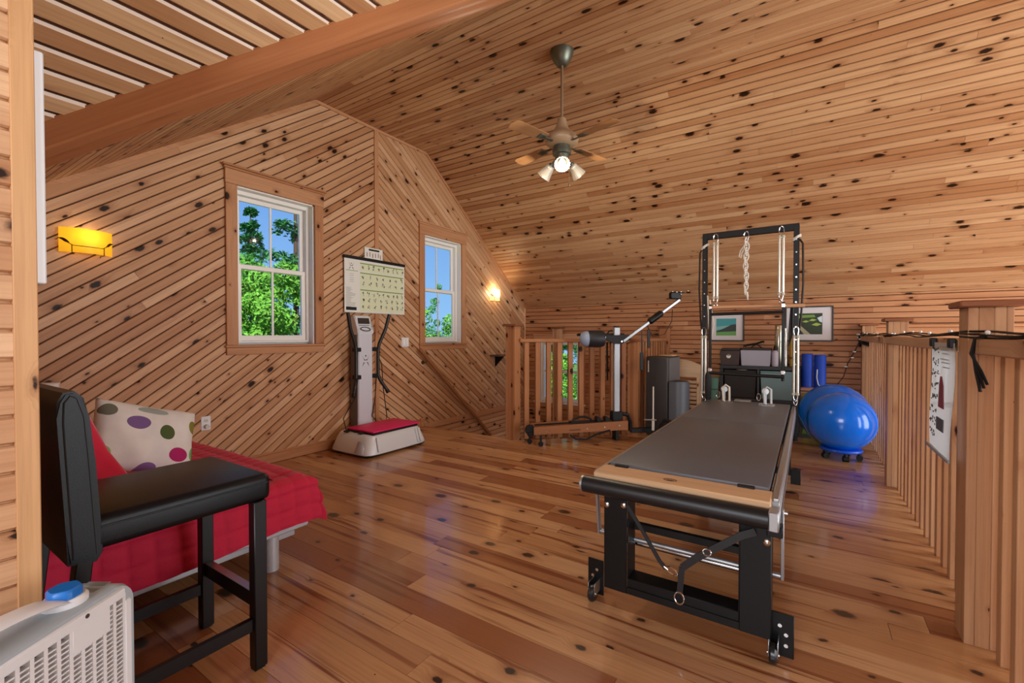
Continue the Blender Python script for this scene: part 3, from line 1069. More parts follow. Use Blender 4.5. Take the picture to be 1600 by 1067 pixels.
picture('black framed picture of a green field below a dark hill, left of the pair', -1.16, -.715, 1.112, 1.5, [
    ('print_sky', pbr('print_teal', '#3d9aa0', .5), sq),
    ('print_cloud', pbr('print_pale_teal', '#7fb9b4', .5), [(-1, -.35), (1, -.1), (1, .25), (-1, .05)]),
    ('print_hill', pbr('print_hill', '#2c3a3a', .5), [(-1, -.62), (1, -.5), (1, .32), (.55, .28), (-.2, -.15), (-1, -.5)]),
    ('print_field', pbr('print_field', '#63a352', .5), [(-1, -1), (1, -1), (1, -.5), (-1, -.6)])])
picture('black framed picture of a lily pond with a boardwalk, right of the pair', -.245, .262, 1.117, 1.558, [
    ('print_pond', pbr('print_dark_green', '#28351c', .5), sq),
    ('print_reeds', pbr('print_green', '#6f9a3a', .5), [(-.9, .55), (.5, .62), (.4, .85), (-.8, .82)]),
    ('print_lily', pbr('print_lime', '#9fbe4c', .5), [(-.5, .2), (-.2, .12), (.05, .22), (-.2, .34)]),
    ('print_lily', pbr('print_lime', '#9fbe4c', .5), [(.2, -.1), (.6, -.22), (.95, -.05), (.55, .1)]),
    ('print_lily', pbr('print_lime', '#9fbe4c', .5), [(.0, .3), (.35, .25), (.6, .38), (.25, .48)]),
    ('print_walk', pbr('print_walk', '#a9a583', .5), [(-1, .02), (-.85, .1), (.15, -1), (-.35, -1)]),
    ('print_pole', pbr('print_sky_white', '#cfe0ea', .5), [(.62, .55), (.98, .75), (.98, .1), (.8, .2)])])

# exercise chart and card ---------------------------------------------
t = T('exercise_chart', 'white exercise chart with green bars hanging above the vibration machine', 'poster', (GX + .022, 3.487, 1.745))
W, Hh = .86, .595
part('sheet', pbr('chart_paper', '#e6e7de', .55), t, lambda b: b.bx(0, .003, -W / 2, W / 2, -Hh / 2, Hh / 2))
part('top_rail', M_BLACKP, t, lambda b: (b.bx(-.004, .012, -W / 2 - .01, W / 2 + .01, Hh / 2 - .012, Hh / 2 + .022, .003), b.tube((.004, -.2, Hh / 2 + .025), (.004, -.17, Hh / 2 + .045), .006)))
part('bottom_rail', pbr('chart_edge', '#c9c9c2', .5), t, lambda b: b.bx(0, .006, -W / 2, W / 2, -Hh / 2 - .004, -Hh / 2 + .004))
yl = -W / 2 + .205
part('print_tint', pbr('chart_tint', '#dfe6c2', .6), t, lambda b: [b.bx(.003, .0034, yl, W / 2 - .02, z0, z1) for z0, z1 in ((.165, .25), (-.035, .14), (-.28, -.055))])
part('print_bar', pbr('chart_green', '#7fa03a', .6), t, lambda b: [b.bx(.003, .0038, yl, W / 2 - .02, z, z + .012) for z in (.245, .138, -.05)] + [b.bx(.003, .0038, -W / 2 + .02, yl - .03, .155, .161)])
def figs(b):
    rnd = random.Random(3)
    rows = ((.205, 9), (.095, 7), (.02, 7), (-.095, 9), (-.165, 8), (-.235, 8))
    for z, n in rows:
        for i in range(n):
            y = yl + .035 + (W / 2 - .04 - yl - .02) * i / (n - 1) * .97
            for q in range(3):
                dy, dzz = rnd.uniform(-.018, .018), rnd.uniform(-.016, .02)
                b.bx(.003, .0042, y + dy, y + dy + rnd.uniform(.004, .012), z + dzz, z + dzz + rnd.uniform(.008, .024))
            b.bx(.003, .0042, y + .008, y + .011, z - .018, z + .022)
p = part('printed_figures', pbr('chart_ink', '#3a3d34', .6), t, figs, smooth=False)
p['kind'] = 'stuff'
def lines(b):
    rnd = random.Random(4)
    for z in [.12, .10, .075, .055, .035] + [-.03 - .011 * i for i in range(20)]:
        wd = rnd.uniform(.05, .13) if z < 0 else .05
        y0 = -W / 2 + (.02 if z < 0 else .07)
        b.bx(.003, .004, y0, y0 + wd, z, z + .004)
p = part('printed_lines', pbr('chart_grey', '#a9aba6', .6), t, lines, smooth=False)
p['kind'] = 'stuff'
part('print_label', M_BLACKP, t, lambda b: b.bx(.003, .0042, -W / 2 + .02, -W / 2 + .155, -.275, -.24))
def emblem(b, y, z, s, x0, dx):
    for q in (-1, 1):
        b.prism([(x0, y + q * .9 * s, z + 1.1 * s), (x0, y + q * .35 * s, z + .1 * s), (x0, y + q * .05 * s, z + .1 * s), (x0, y + q * .1 * s, z + .3 * s), (x0, y + q * .4 * s, z + .35 * s)], (dx, 0, 0))
        b.prism([(x0, y + q * .9 * s, z - 1.2 * s), (x0, y + q * .55 * s, z - .3 * s), (x0, y + q * .2 * s, z - .3 * s), (x0, y + q * .45 * s, z - .55 * s)], (dx, 0, 0))
part('print_emblem', pbr('ink_black', '#1b1d1a', .6), t, lambda b: (emblem(b, -W / 2 + .09, .205, .035, .003, .0012), b.tube((.003, -W / 2 + .09, .235), (.0042, -W / 2 + .09, .235), .006)), smooth=False)
t = T('chart_card', 'small white card with a dark band, behind the top of the exercise chart', 'card', (GX + .012, 3.46, 2.095))
part('card', pbr('chart_paper', '#e6e7de', .55), t, lambda b: b.bx(0, .003, -.128, .128, -.1, .095))
part('print_band', M_BLACKP, t, lambda b: (b.bx(.003, .0042, -.07, .08, .062, .082), b.bx(.003, .0042, -.115, .1, -.1, -.04)))
part('print_figures', pbr('chart_red_ink', '#9a6a60', .6), t, lambda b: [b.bx(.003, .0042, y, y + .01, z, z + .05) for y, z in ((-.1, -.01), (-.06, -.005), (-.02, -.015), (.02, -.01), (.06, -.005), (.09, -.02))])

# second chart on the right railing
t = T('railing_chart', 'white exercise sheet hanging on the right railing before its nearest post', 'poster', (.508, 2.735, 1.165))
def sheet(b):
    b.grid(lambda u, v: Vector((-.006 - .010 * (v ** 2) * (1 - u) + .004 * sin(v * 6), -.21 + .42 * u, -.0 - .49 * v)), 8, 16)
    bmesh.ops.solidify(b.bm, geom=b.bm.faces[:], thickness=.0015)
part('sheet', pbr('sheet_paper', '#dfe2e4', .45), t, sheet)
def curve_x(z, y=.02):
    v = -z / .49
    return -.0085 - .010 * v * v * (1 - (y + .21) / .42) + .004 * sin(v * 6)
def marks(b):
    rnd = random.Random(6)
    for r in range(8):
        for c in range(3):
            y, z = .165 - c * .045, -.04 - r * .055
            for q in range(3):
                dy, dzz = rnd.uniform(-.02, .015), rnd.uniform(-.015, .015)
                b.bx(curve_x(z + dzz, y + dy) - .001, curve_x(z + dzz, y + dy) + .001, y + dy, y + dy + rnd.uniform(.005, .012), z + dzz, z + dzz + rnd.uniform(.005, .014))
p = part('printed_figures', pbr('chart_ink', '#3a3d34', .6), t, marks, smooth=False)
p['kind'] = 'stuff'
part('print_lines', pbr('chart_grey', '#a9aba6', .6), t, lambda b: [b.bx(curve_x(z) - .003, curve_x(z) + .001, -.12, .02 - .02 * (k % 3), z, z + .004) for k, z in enumerate((-.02, -.035, -.05, -.075, -.09, -.11))], smooth=False)
part('print_photo', pbr('sheet_photo', '#7d3540', .6), t, lambda b: b.prism([(curve_x(-.24) - .004, -.01, -.15), (curve_x(-.24) - .004, .01, -.19), (curve_x(-.24) - .004, .025, -.29), (curve_x(-.24) - .004, -.07, -.29), (curve_x(-.24) - .004, -.06, -.19), (curve_x(-.24) - .004, -.03, -.15)], (.003, 0, 0)), smooth=False)
part('print_block', pbr('sheet_grey', '#4c5257', .6), t, lambda b: b.bx(curve_x(-.36) - .003, curve_x(-.36) + .001, -.09, .03, -.39, -.335), smooth=False)
part('bottom_strip', pbr('sheet_strip', '#8d9096', .4), t, lambda b: b.bx(-.024, -.016, -.21, .21, -.498, -.484, .002))
for y in (-.16, .17):
    split(part('clip', M_BLACKP, t, lambda b: b.bx(-.018, .004, y - .02, y + .02, -.02, .02, .003)))

# ================================================================== ceiling fan
t = T('ceiling_fan', 'ceiling fan with a long rod and three lit ribbed glass shades', 'ceiling fan', (-1.744, 3.417, FZ))
PEW = pbr('pewter', '#6f7468', .38, .75)
ROD = pbr('rod_bronze', '#9c8468', .4, .5)
part('canopy', PEW, t, lambda b: b.lathe([(.03, -.125), (.045, -.12), (.07, -.085), (.088, -.045), (.098, -.012), (.098, -.001)], n=28))
part('rod', ROD, t, lambda b: b.tube((0, 0, -.12), (0, 0, -.6), .012, n=14))
RIB = pbr('ribbed_bell', '#a98d6e', .45, .1)
def bell(b):
    n = 40
    prof = [(.034, -.565), (.04, -.6), (.055, -.645), (.085, -.685), (.125, -.71), (.14, -.735), (.135, -.765), (.1, -.79), (.06, -.795)]
    rings = []
    for r, z in prof:
        rings.append([b.bm.verts.new((r * (1 + (.035 if j % 2 else -.02) * (1 if z > -.7 else .2)) * cos(2 * pi * j / n), r * (1 + (.035 if j % 2 else -.02) * (1 if z > -.7 else .2)) * sin(2 * pi * j / n), z)) for j in range(n)])
    for a, c in zip(rings, rings[1:]):
        for j in range(n):
            b.bm.faces.new((a[j], a[(j + 1) % n], c[(j + 1) % n], c[j]))
    b.bm.faces.new(rings[0])
    b.bm.faces.new(rings[-1][::-1])
part('motor_housing', RIB, t, bell, ang=60)
part('switch_housing', PEW, t, lambda b: b.lathe([(.045, -.935), (.055, -.93), (.06, -.87), (.078, -.862), (.08, -.825), (.07, -.81), (.07, -.785)], n=28))
BL = wood('fan_blade', 'X', tones=('#a87d56', '#a27750', '#9b704a'), knots=0, dark=0)
for k in range(4):
    a = radians(-16 + 90 * k)
    M = Matrix.Rotation(a, 4, 'Z') @ Matrix.Translation((0, 0, -.775)) @ Matrix.Rotation(radians(9), 4, 'X')
    bl = part('blade', BL, t, lambda b: (b.prism([(.2, -.05, 0), (.52, -.062, 0), (.55, -.05, 0), (.565, 0, 0), (.55, .05, 0), (.52, .062, 0), (.2, .05, 0), (.185, 0, 0)], (0, 0, .006))), M=M)
    part('blade_iron', PEW, bl, lambda b: (b.bx(.11, .24, -.014, .014, -.006, -.001, .002), b.bx(.2, .27, -.03, .03, -.006, -.001, .002)))
SH = bpy.data.materials.new('ribbed_glass')
SH.use_nodes = True
pb = SH.node_tree.nodes['Principled BSDF']
pb.inputs['Base Color'].default_value = (.62, .56, .47, 1)
pb.inputs['Roughness'].default_value = .25
pb.inputs['Transmission Weight'].default_value = .35
pb.inputs['Emission Color'].default_value = (1, .84, .6, 1)
pb.inputs['Emission Strength'].default_value = .06
for k, az in enumerate((-62, 60, 178)):
    a = radians(az)
    d = Vector((cos(a) * .72, sin(a) * .72, -.70)).normalized()
    base = Vector((cos(a) * .07, sin(a) * .07, -.905))
    M = d.to_track_quat('Z', 'Y').to_matrix().to_4x4()
    M.translation = base + d * .045
    part('lamp_arm', PEW, t, lambda b: (b.path([(0, 0, -.895), base + Vector((0, 0, -.0)), base + d * .05], .011), b.tube(base + d * .03, base + d * .06, .026, n=18)))
    def shade(b):
        n = 36
        rings = []
        for r, z in ((.03, 0), (.036, .02), (.046, .06), (.058, .105), (.062, .112), (.057, .108), (.044, .06), (.033, .02)):
            rings.append([b.bm.verts.new((r * (1 + (.045 if j % 2 else -.045)) * cos(2 * pi * j / n), r * (1 + (.045 if j % 2 else -.045)) * sin(2 * pi * j / n), z)) for j in range(n)])
        for p, c in zip(rings, rings[1:]):
            for j in range(n):
                b.bm.faces.new((p[j], p[(j + 1) % n], c[(j + 1) % n], c[j]))
    so = part('lamp_shade', SH, t, shade, M=M, ang=80)
    part('bulb', pbr('lit_bulb', '#ffffff', .4, emit='#fff0d8', estr=4), so, lambda b: b.lathe([(.012, .02), (.016, .04), (.027, .07), (.028, .08), (.02, .095), (.004, .102)], n=18))
    bp_ = Vector(t.location) + base + d * .158
    lamp('fan_light', 'POINT', bp_, 17, (1, .85, .62), shadow_soft_size=.012)
part('pull_chain', ROD, t, lambda b: (b.tube((.055, .03, -.92), (.055, .03, -1.115), .0025, n=6), b.sphere((.055, .03, -1.12), .009, 10, 8, (1, 1, 1.6))))

# ================================================================== daybed
t = T('daybed', 'low white metal daybed under a red quilt in the left corner', 'bed', (-3.17, .88, 0))
WM = pbr('white_metal', '#c9ccd0', .4, .3)
bx0, bx1, by0, by1 = -.98, .95, -.52, .52     # local extents
def bedframe(b):
    b.bx(bx1 - .035, bx1, by0, by1, .185, .235, .006)
    b.bx(bx0, bx0 + .035, by0, by1, .185, .235, .006)
    for y in (by0, by1 - .035):
        b.bx(bx0 + .035, bx1 - .035, y, y + .035, .186, .234, .005)
part('bed_frame', WM, t, bedframe)
part('cross_rail', WM, t, lambda b: b.bx(bx1 - .16, bx1 - .13, by0, by1, .10, .15, .004))
for x in (bx0 + .12, bx1 - .055):
    for y in (by0 + .1, by1 - .17):
        part('leg', WM, t, lambda b: b.lathe([(.03, 0), (.034, .004), (.034, .186)], (x, y, 0), 20))
part('bolt', M_STEEL, t, lambda b: b.tube((bx1 - .132, by0 + .12, .125), (bx1 - .122, by0 + .12, .125), .012, n=12))
part('mattress', pbr('mattress_white', '#d9d9d9', .8), t, lambda b: b.bx(bx0 + .01, bx1 - .012, by0 + .01, by1 - .01, .235, .42, .03, 3))
# quilt: its own thing, stitched in squares, hanging over the foot and the far side
q = T('red_quilt', 'bright red quilted bedspread hanging over the end of the daybed', 'quilt', (-3.17, .88, 0))
def quilt(b):
    top = .452
    ex0, ex1, ey0, ey1 = bx0 - .0, bx1 + .012, by0 - .005, by1 + .012
    r = .045
    def edge(v, lo, hi):
        """flat coordinate -> (position, drop, outward)"""
        if v > hi:
            e = v - hi
            a = min(e / r, pi / 2)
            return hi - r * .2 + r * sin(a), (r * (1 - cos(a)) + max(0, e - r * pi / 2)), 1
        if v < lo:
            p, d, o = edge(-v, -hi, -lo)
            return -p, d, -o
        return v, 0, 0
    hang = .225
    su, sv = ex1 - ex0 + hang, (ey1 - ey0) + hang * 1.0
    def f(u, v):
        X = ex0 + u * su
        Y = ey0 + v * sv
        x, dx, ox = edge(X, ex0 - 9, ex1 - .03)
        y, dy, oy = edge(Y, ey0 - 9, ey1 - .03)
        sx = abs(sin(pi * X / .085)) ** .32
        sy = abs(sin(pi * Y / .085)) ** .32
        puff = .0135 * sx * sy + .0012 * sin(X * 160) * sin(Y * 31)
        d = max(dx, dy)
        if ox and oy:
            d = max(dx, dy) + .06 * min(dx, dy)
        wave = .010 * sin(Y * 9 + 1.3) * min(1, dx / .2) if ox else 0
        wave2 = .012 * sin(X * 8) * min(1, dy / .2) if oy else 0
        flare = .035 * (dx / hang) ** 1.2 if ox else 0
        crease = .02 * max(0, 1 - abs(X - ex1 + .12) / .1) * max(0, 1 - abs(Y - ey1 + .2) / .12)
        z = top - d + (puff if not (ox or oy) else 0) + .006 * sin(X * 2.1 + 1) * sin(Y * 3.3) - crease
        if ox:
            z += .010 * sin(Y * 5.0 - .6) * min(1, dx / hang) - .02 * max(0, -Y / .5) * min(1, dx / hang)
        x += (puff + wave + flare) * ox
        y += (puff + wave2 + .03 * (dy / hang)) * oy
        return Vector((x, y, z))
    b.grid(f, 270, 165)
part('bedspread', pbr('quilt_red', '#c6033a', .75, bump=(140, .2), sheen=.15), q, quilt, ang=70)

# ------------------------------------------------------------ pillows
def pillow_mesh(b, w, h, th, pinch=.08):
    n = 30
    def f(u, v, s):
        x, y = 2 * u - 1, 2 * v - 1
        e = (1 - abs(x) ** 2.6) * (1 - abs(y) ** 2.6)
        z = s * th / 2 * max(0, e) ** .42
        k = 1 - pinch * (1 - abs(y)) * (abs(x) ** 3)
        k2 = 1 - pinch * (1 - abs(x)) * (abs(y) ** 3)
        wr = .006 * sin(9 * x + 4 * y) * e
        return Vector((x * w / 2 * k, y * h / 2 * k2, z + wr))
    for s in (1, -1):
        b.grid(lambda u, v: f(u, v, s), n, n)
    bmesh.ops.remove_doubles(b.bm, verts=b.bm.verts, dist=1e-5)

def dotted(name, base, dots):
    m = bpy.data.materials.new(name)
    m.use_nodes = True
    N, L = m.node_tree.nodes, m.node_tree.links
    bs = N['Principled BSDF']
    bs.inputs['Roughness'].default_value = .85
    tcn = N.new('ShaderNodeTexCoord')
    sp = N.new('ShaderNodeSeparateXYZ')
    L.new(tcn.outputs['Object'], sp.inputs[0])
    nz_ = N.new('ShaderNodeTexNoise')
    nz_.inputs['Scale'].default_value = 9
    L.new(tcn.outputs['Object'], nz_.inputs['Vector'])
    col = None
    mx = N.new('ShaderNodeMix')
    mx.data_type = 'RGBA'
    mx.inputs[6].default_value = srgb(base)
    mx.inputs[7].default_value = srgb('#c9c2bd')
    L.new(nz_.outputs['Fac'], mx.inputs[0])
    col = mx.outputs[2]
    for (x, y, rx, ry, c) in dots:
        def mt(op, a, bb):
            n = N.new('ShaderNodeMath')
            n.operation = op
            for i, v in enumerate((a, bb)):
                if isinstance(v, (int, float)):
                    n.inputs[i].default_value = v
                else:
                    L.new(v, n.inputs[i])
            return n.outputs[0]
        dx = mt('DIVIDE', mt('SUBTRACT', sp.outputs[0], x), rx)
        dy = mt('DIVIDE', mt('SUBTRACT', sp.outputs[1], y), ry)
        inn = mt('LESS_THAN', mt('ADD', mt('MULTIPLY', dx, dx), mt('MULTIPLY', dy, dy)), 1.0)
        m2 = N.new('ShaderNodeMix')
        m2.data_type = 'RGBA'
        L.new(inn, m2.inputs[0])
        L.new(col, m2.inputs[6])
        m2.inputs[7].default_value = srgb(c)
        col = m2.outputs[2]
    L.new(col, bs.inputs['Base Color'])
    bp = N.new('ShaderNodeBump')
    bp.inputs['Strength'].default_value = .15
    bp.inputs['Distance'].default_value = .003
    n2 = N.new('ShaderNodeTexNoise')
    n2.inputs['Scale'].default_value = 260
    L.new(tcn.outputs['Object'], n2.inputs['Vector'])
    L.new(n2.outputs['Fac'], bp.inputs['Height'])
    L.new(bp.outputs[0], bs.inputs['Normal'])
    return m
D1 = dotted('dotted_cotton', '#efeae2', [(-.075, .055, .05, .033, '#75568a'), (.055, .02, .038, .038, '#49582a'), (.125, -.085, .05, .035, '#a8175f'), (.195, .07, .03, .035, '#7e7a2a'), (-.01, .125, .07, .018, '#9aa29a'), (-.2, -.10, .04, .04, '#8fae5a'), (.0, -.16, .045, .03, '#7d5c8e'), (.212, -.07, .026, .035, '#5fb05f'), (-.19, .11, .03, .03, '#6b6a5a')])
D2 = dotted('dotted_cotton_green', '#efeae2', [(.125, .185, .045, .03, '#6f9c3f'), (-.0, .2, .05, .034, '#6f9c3f'), (-.15, .2, .06, .028, '#8d8d86'), (.12, .0, .05, .05, '#a8175f'), (-.1, .02, .05, .05, '#7d5c8e')])
def pose(loc, ax, ay):
    ax = Vector(ax).normalized()
    ay = Vector(ay)
    ay = (ay - ax * ay.dot(ax)).normalized()
    az = ax.cross(ay)
    M = Matrix((ax, ay, az)).transposed().to_4x4()
    M.translation = loc
    return M
def pillow(label, mat, loc, ax, ay, w, h, th):
    b = MB()
    pillow_mesh(b, w, h, th)
    o = b.build('pillow', mat, None, M=pose(loc, ax, ay), ang=180)
    return tag(o, label, 'pillow')
pillow('white pillow with purple, green and magenta dots, on the red quilt beside the black stool', D1, (-2.76, .865, .68), (-.12, .95, -.31), (-.38, .2, .9), .46, .345, .16)
pillow('plain red pillow squeezed behind the black stool and the dotted pillow', pbr('pillow_red', '#d2083c', .8, sheen=.3), (-2.44, .50, .66), (-.05, .93, .36), (-.3, -.37, .88), .33, .34, .13)
pillow('white dotted pillow whose green-dotted corner peeps over the back of the black stool', D2, (-3.55, .505, .725), (.1, 1, -.12), (-.3, .1, .9), .40, .48, .14)

# ================================================================== bar stool
LE = pbr('black_leather', '#0a0d11', .36, bump=(420, .12), spec=.3)
DW = pbr('dark_stained_wood', '#0f0b0a', .38, spec=.35)
t = T('bar_stool', 'black leather counter stool with a low back, facing away beside the daybed', 'stool', (-1.856, .60, 0))
hx = .224
def seat(b):
    def f(u, v):
        # superellipse-like cushion cross-section lofted along y
        a = 2 * pi * u
        return Vector((0, 0, 0))
    b.bx(-hx, hx, -.215, .285, .602, .695, .022, 4)
    for v in b.bm.verts:
        if v.co.z > .66:
            ex = (v.co.x / hx) ** 2
            v.co.z += .012 * (1 - ex)
part('seat', LE, t, seat)
split(part('seat_seam', pbr('leather_seam', '#0c0d0f', .6), t, lambda b: [b.path([(s * (hx + .0015), -.19, .668), (s * (hx + .0015), .27, .668)], .0028, 6) for s in (-1, 1)] + [b.path([(-hx, .2865, .668), (hx, .2865, .668)], .0028, 6)]))
def back(b):
    # side outline (y, z), leaning back, rounded at the top
    P = [(-.258, .585), (-.262, .68), (-.270, .85), (-.276, .98), (-.274, 1.025), (-.262, 1.047), (-.240, 1.05), (-.222, 1.03), (-.212, .98), (-.200, .85), (-.192, .70), (-.186, .60), (-.20, .575)]
    b.prism([(-hx - .004, y, z) for y, z in P], (2 * hx + .008, 0, 0))
    bmesh.ops.bevel(b.bm, geom=[e for e in b.bm.edges if abs(e.verts[0].co.x - e.verts[1].co.x) < 1e-5], offset=.006, segments=2, affect='EDGES')
part('backrest', LE, t, back, ang=42)
def piping(b):
    P = [(-.200, .60), (-.206, .70), (-.214, .85), (-.223, .98), (-.236, 1.03), (-.25, 1.038), (-.262, 1.02), (-.264, .97), (-.259, .85), (-.252, .70), (-.248, .60)]
    for s in (-1, 1):
        b.path([(s * (hx + .003), y, z) for y, z in P], .0026, 6)
split(part('piping', pbr('leather_piping', '#0d0e10', .5), t, piping))
for s in (-1, 1):
    part('leg', DW, t, lambda b: (b.prism([(s * (hx - .002), .222, 0), (s * (hx - .034), .222, 0), (s * (hx - .034), .258, 0), (s * (hx - .002), .258, 0)], (0, 0, .01)), b.box((s * (hx - .0185), .243, .305), (.042, .044, .60), 0, .003)))
    part('leg', DW, t, lambda b: (b.beam((s * (hx - .022), -.285, .0), (s * (hx - .022), -.222, .60), .036, .042, up=(1, 0, 0), bev=.003)))
for s in (-1, 1):
    part('stretcher', DW, t, lambda b: b.beam((s * (hx - .02), -.262, .165), (s * (hx - .02), .222, .165), .02, .046, bev=.002))
part('stretcher', DW, t, lambda b: b.bx(-hx + .042, hx - .042, .232, .256, .215, .27, .002))
part('kick_plate', pbr('kick_plate', '#9a8f86', .3, .9), t, lambda b: b.bx(-hx + .042, hx - .042, .230, .258, .270, .2725))

# ================================================================== box fan at the lower left
t = T('box_fan', 'white box fan with a grille, blue knob and carrying handle at the lower left', 'fan', (-1.462, .432, 0), radians(-56.7))
# local x along the width (towards the camera side), local y outwards through the front grille
BW, BH, BD = .56, .575, .115
PW = pbr('fan_shell', '#aebac1', .45)
PG = pbr('fan_grille', '#e8ebee', .4)
def shell(b):
    n = 8
    r = .055
    out = []
    for cx, cz, a0 in ((BW - r, BH - r, 0), (r, BH - r, 90), (r, r + .02, 180), (BW - r, r + .02, 270)):
        for i in range(n + 1):
            a = radians(a0 + 90 * i / n)
            out.append((cx + r * cos(a), cz + r * sin(a)))
    ring = lambda k, y: [b.bm.verts.new((BW / 2 + (x - BW / 2) * k, y, BH / 2 + (z - BH / 2) * k)) for x, z in out]
    rings = [ring(.93, -BD), ring(.98, -BD), ring(1.0, -BD + .015), ring(1.0, -.012), ring(.985, 0), ring(.93, -.0005), ring(.93, -.02)]
    k = len(out)
    for a, c in zip(rings, rings[1:]):
        for i in range(k):
            b.bm.faces.new((a[i], a[(i + 1) % k], c[(i + 1) % k], c[i]))
    b.bm.faces.new(rings[0])
part('housing', PW, t, shell, ang=50)
part('front_bezel', PG, t, lambda b: [b.bx(x0, x1, -.012, .004, z0, z1, .004) for x0, x1, z0, z1 in ((.012, .034, .06, BH - .05), (BW - .034, BW - .012, .06, BH - .05), (.03, BW - .03, BH - .04, BH - .012), (.03, BW - .03, .03, .06))])
def bars(b):
    for i in range(19):
        x = .034 + (BW - .068) * i / 18
        b.bx(x - .0042, x + .0042, -.014, .002, .05, BH - .03)
    m = 42
    for j in range(m):
        z = .062 + (BH - .115) * j / (m - 1)
        b.box((BW / 2, -.007, z), (BW - .06, .014, .0036), 0, 0, Matrix.Translation((0, 0, 0)))
g = part('grille', PG, t, bars, smooth=False)
part('grille_plate', PG, t, lambda b: b.bx(.075, .168, -.013, .0035, BH - .095, BH - .035, .001))
part('inner_dark', pbr('fan_inside', '#2a2e30', .8), t, lambda b: b.bx(.03, BW - .03, -.11, -.105, .04, BH - .03))
for k in range(5):
    M = Matrix.Translation((BW / 2, -.075, BH / 2)) @ Matrix.Rotation(2 * pi * k / 5, 4, 'Y') @ Matrix.Rotation(radians(6), 4, 'Z')
    part('blade', pbr('fan_blade_grey', '#70777b', .5), t, lambda b: b.prism([(.03, 0, -.02), (.2, 0, -.07), (.22, 0, .03), (.04, 0, .03)], (0, .003, 0)), M=M)
def hand(b):
    P = []
    z0 = BH
    b.grid(lambda u, v: Vector((.135 + .33 * u, -.058 + (.028 + .012 * abs(2 * u - 1) ** 2) * cos(2 * pi * v) - .002, z0 + .002 + .034 * sin(pi * u) ** .5 + .008 * sin(2 * pi * v))), 24, 10)
    bmesh.ops.remove_doubles(b.bm, verts=b.bm.verts, dist=1e-5)
part('carrying_handle', M_WHITEP, t, hand, ang=80)
part('knob_base', M_WHITEP, t, lambda b: (b.lathe([(.042, 0), (.042, .012), (.036, .018)], (.125, -.058, BH - .001), 24)))
def knob(b):
    n = 24
    prof = [(.031, 0), (.031, .016), (.027, .021)]
    rings = [[b.bm.verts.new((.125 + r * (1 + .05 * cos(6 * 2 * pi * j / n)) * cos(2 * pi * j / n), -.058 + r * (1 + .05 * cos(6 * 2 * pi * j / n)) * sin(2 * pi * j / n), BH + .017 + z)) for j in range(n)] for r, z in prof]
    for a, c in zip(rings, rings[1:]):
        for j in range(n):
            b.bm.faces.new((a[j], a[(j + 1) % n], c[(j + 1) % n], c[j]))
    b.bm.faces.new(rings[-1])
part('knob', pbr('blue_knob', '#1f6fc0', .3), t, knob)
split(part('rating_label', pbr('label_grey', '#8d979b', .5), t, lambda b: [b.bx(.035 + .03 * i, .052 + .03 * i, -.085 , -.03, BH - .0005, BH + .0006) for i in range(2)]))
part('screw', pbr('screw_dark', '#6a6a6a', .4, .8), t, lambda b: b.tube((.135, .002, BH - .024), (.135, .0055, BH - .024), .005, n=10))
split(part('foot', PW, t, lambda b: [b.bx(x, x + .08, -BD - .02, .02, 0, .028, .006) for x in (.05, BW - .13)]))

# ================================================================== vibration machine
t = T('vibration_machine', 'silver vibration platform with a tall column, bent handlebars and a pink mat', 'exercise machine', (-3.815, 3.235, 0))
SIL = pbr('silver_plastic', '#dde2e8', .35, .1)
SILD = pbr('grey_silver', '#c3c8d0', .4, .1)
def vbase(b):
    n = 64
    def ring(hx_, hy_, z, e, ox=0):
        out = []
        for j in range(n):
            a = 2 * pi * j / n
            c, s = cos(a), sin(a)
            out.append(b.bm.verts.new((ox + hx_ * abs(c) ** e * (1 if c > 0 else -1), hy_ * abs(s) ** e * (1 if s > 0 else -1), z)))
        return out
    R_ = [ring(.305, .41, .022, .28), ring(.312, .417, .03, .28), ring(.306, .41, .06, .28), ring(.285, .375, .15, .3), ring(.268, .35, .195, .3), ring(.255, .335, .205, .3)]
    for a, c in zip(R_, R_[1:]):
        for j in range(n):
            b.bm.faces.new((a[j], a[(j + 1) % n], c[(j + 1) % n], c[j]))
    b.bm.faces.new(R_[0][::-1])
    b.bm.faces.new(R_[-1])
part('base_shell', SIL, t, vbase, ang=50)
# sculpted scoop on the front corner and ribs on the front face
part('base_scoop', SILD, t, lambda b: b.grid(lambda u, v: Vector((.10 + .14 * u, -.383 - .03 * (1 - v) - .014 * sin(pi * u), .04 + .12 * v * sin(pi * u) ** .5)), 14, 6))
for y in (-.27, .25, .29):
    part('base_rib', SIL, t, lambda b: b.beam((.316, y * 1.02, .05), (.276, y, .19), .03, .012, up=(1, 0, .2), bev=.003))
part('base_skirt', M_BLACKP, t, lambda b: b.bx(-.28, .28, -.38, .38, .012, .026, .004))
for x in (-.22, .24):
    for y in (-.33, .33):
        part('foot', M_BLACKP, t, lambda b: b.lathe([(.03, 0), (.034, .006), (.03, .016)], (x, y, 0), 14))
part('plate', M_BLACKP, t, lambda b: b.bx(-.17, .25, -.30, .31, .205, .224, .006))
part('mat', pbr('mat_pink', '#e01c66', .6), t, lambda b: b.bx(-.165, .245, -.295, .345, .2245, .243, .008, 2))
part('column', pbr('column_silver', '#d6dae4', .32, .1), t, lambda b: (b.prism([(-.345, -.105, .0), (-.225, -.105, .0), (-.215, -.095, 0), (-.215, .075, 0), (-.225, .085, 0), (-.345, .085, 0)], (0, 0, 1.205))))
part('column_side', pbr('column_dark', '#6f6a68', .5), t, lambda b: b.bx(-.345, -.236, -.109, -.1045, .2, 1.20))
part('column_emblem', pbr('ink_black', '#1b1d1a', .6), t, lambda b: (emblem(b, -.01, .915, .052, -.2155, .0012), b.tube((-.216, -.01, .97), (-.2143, -.01, .97), .009)), smooth=False)
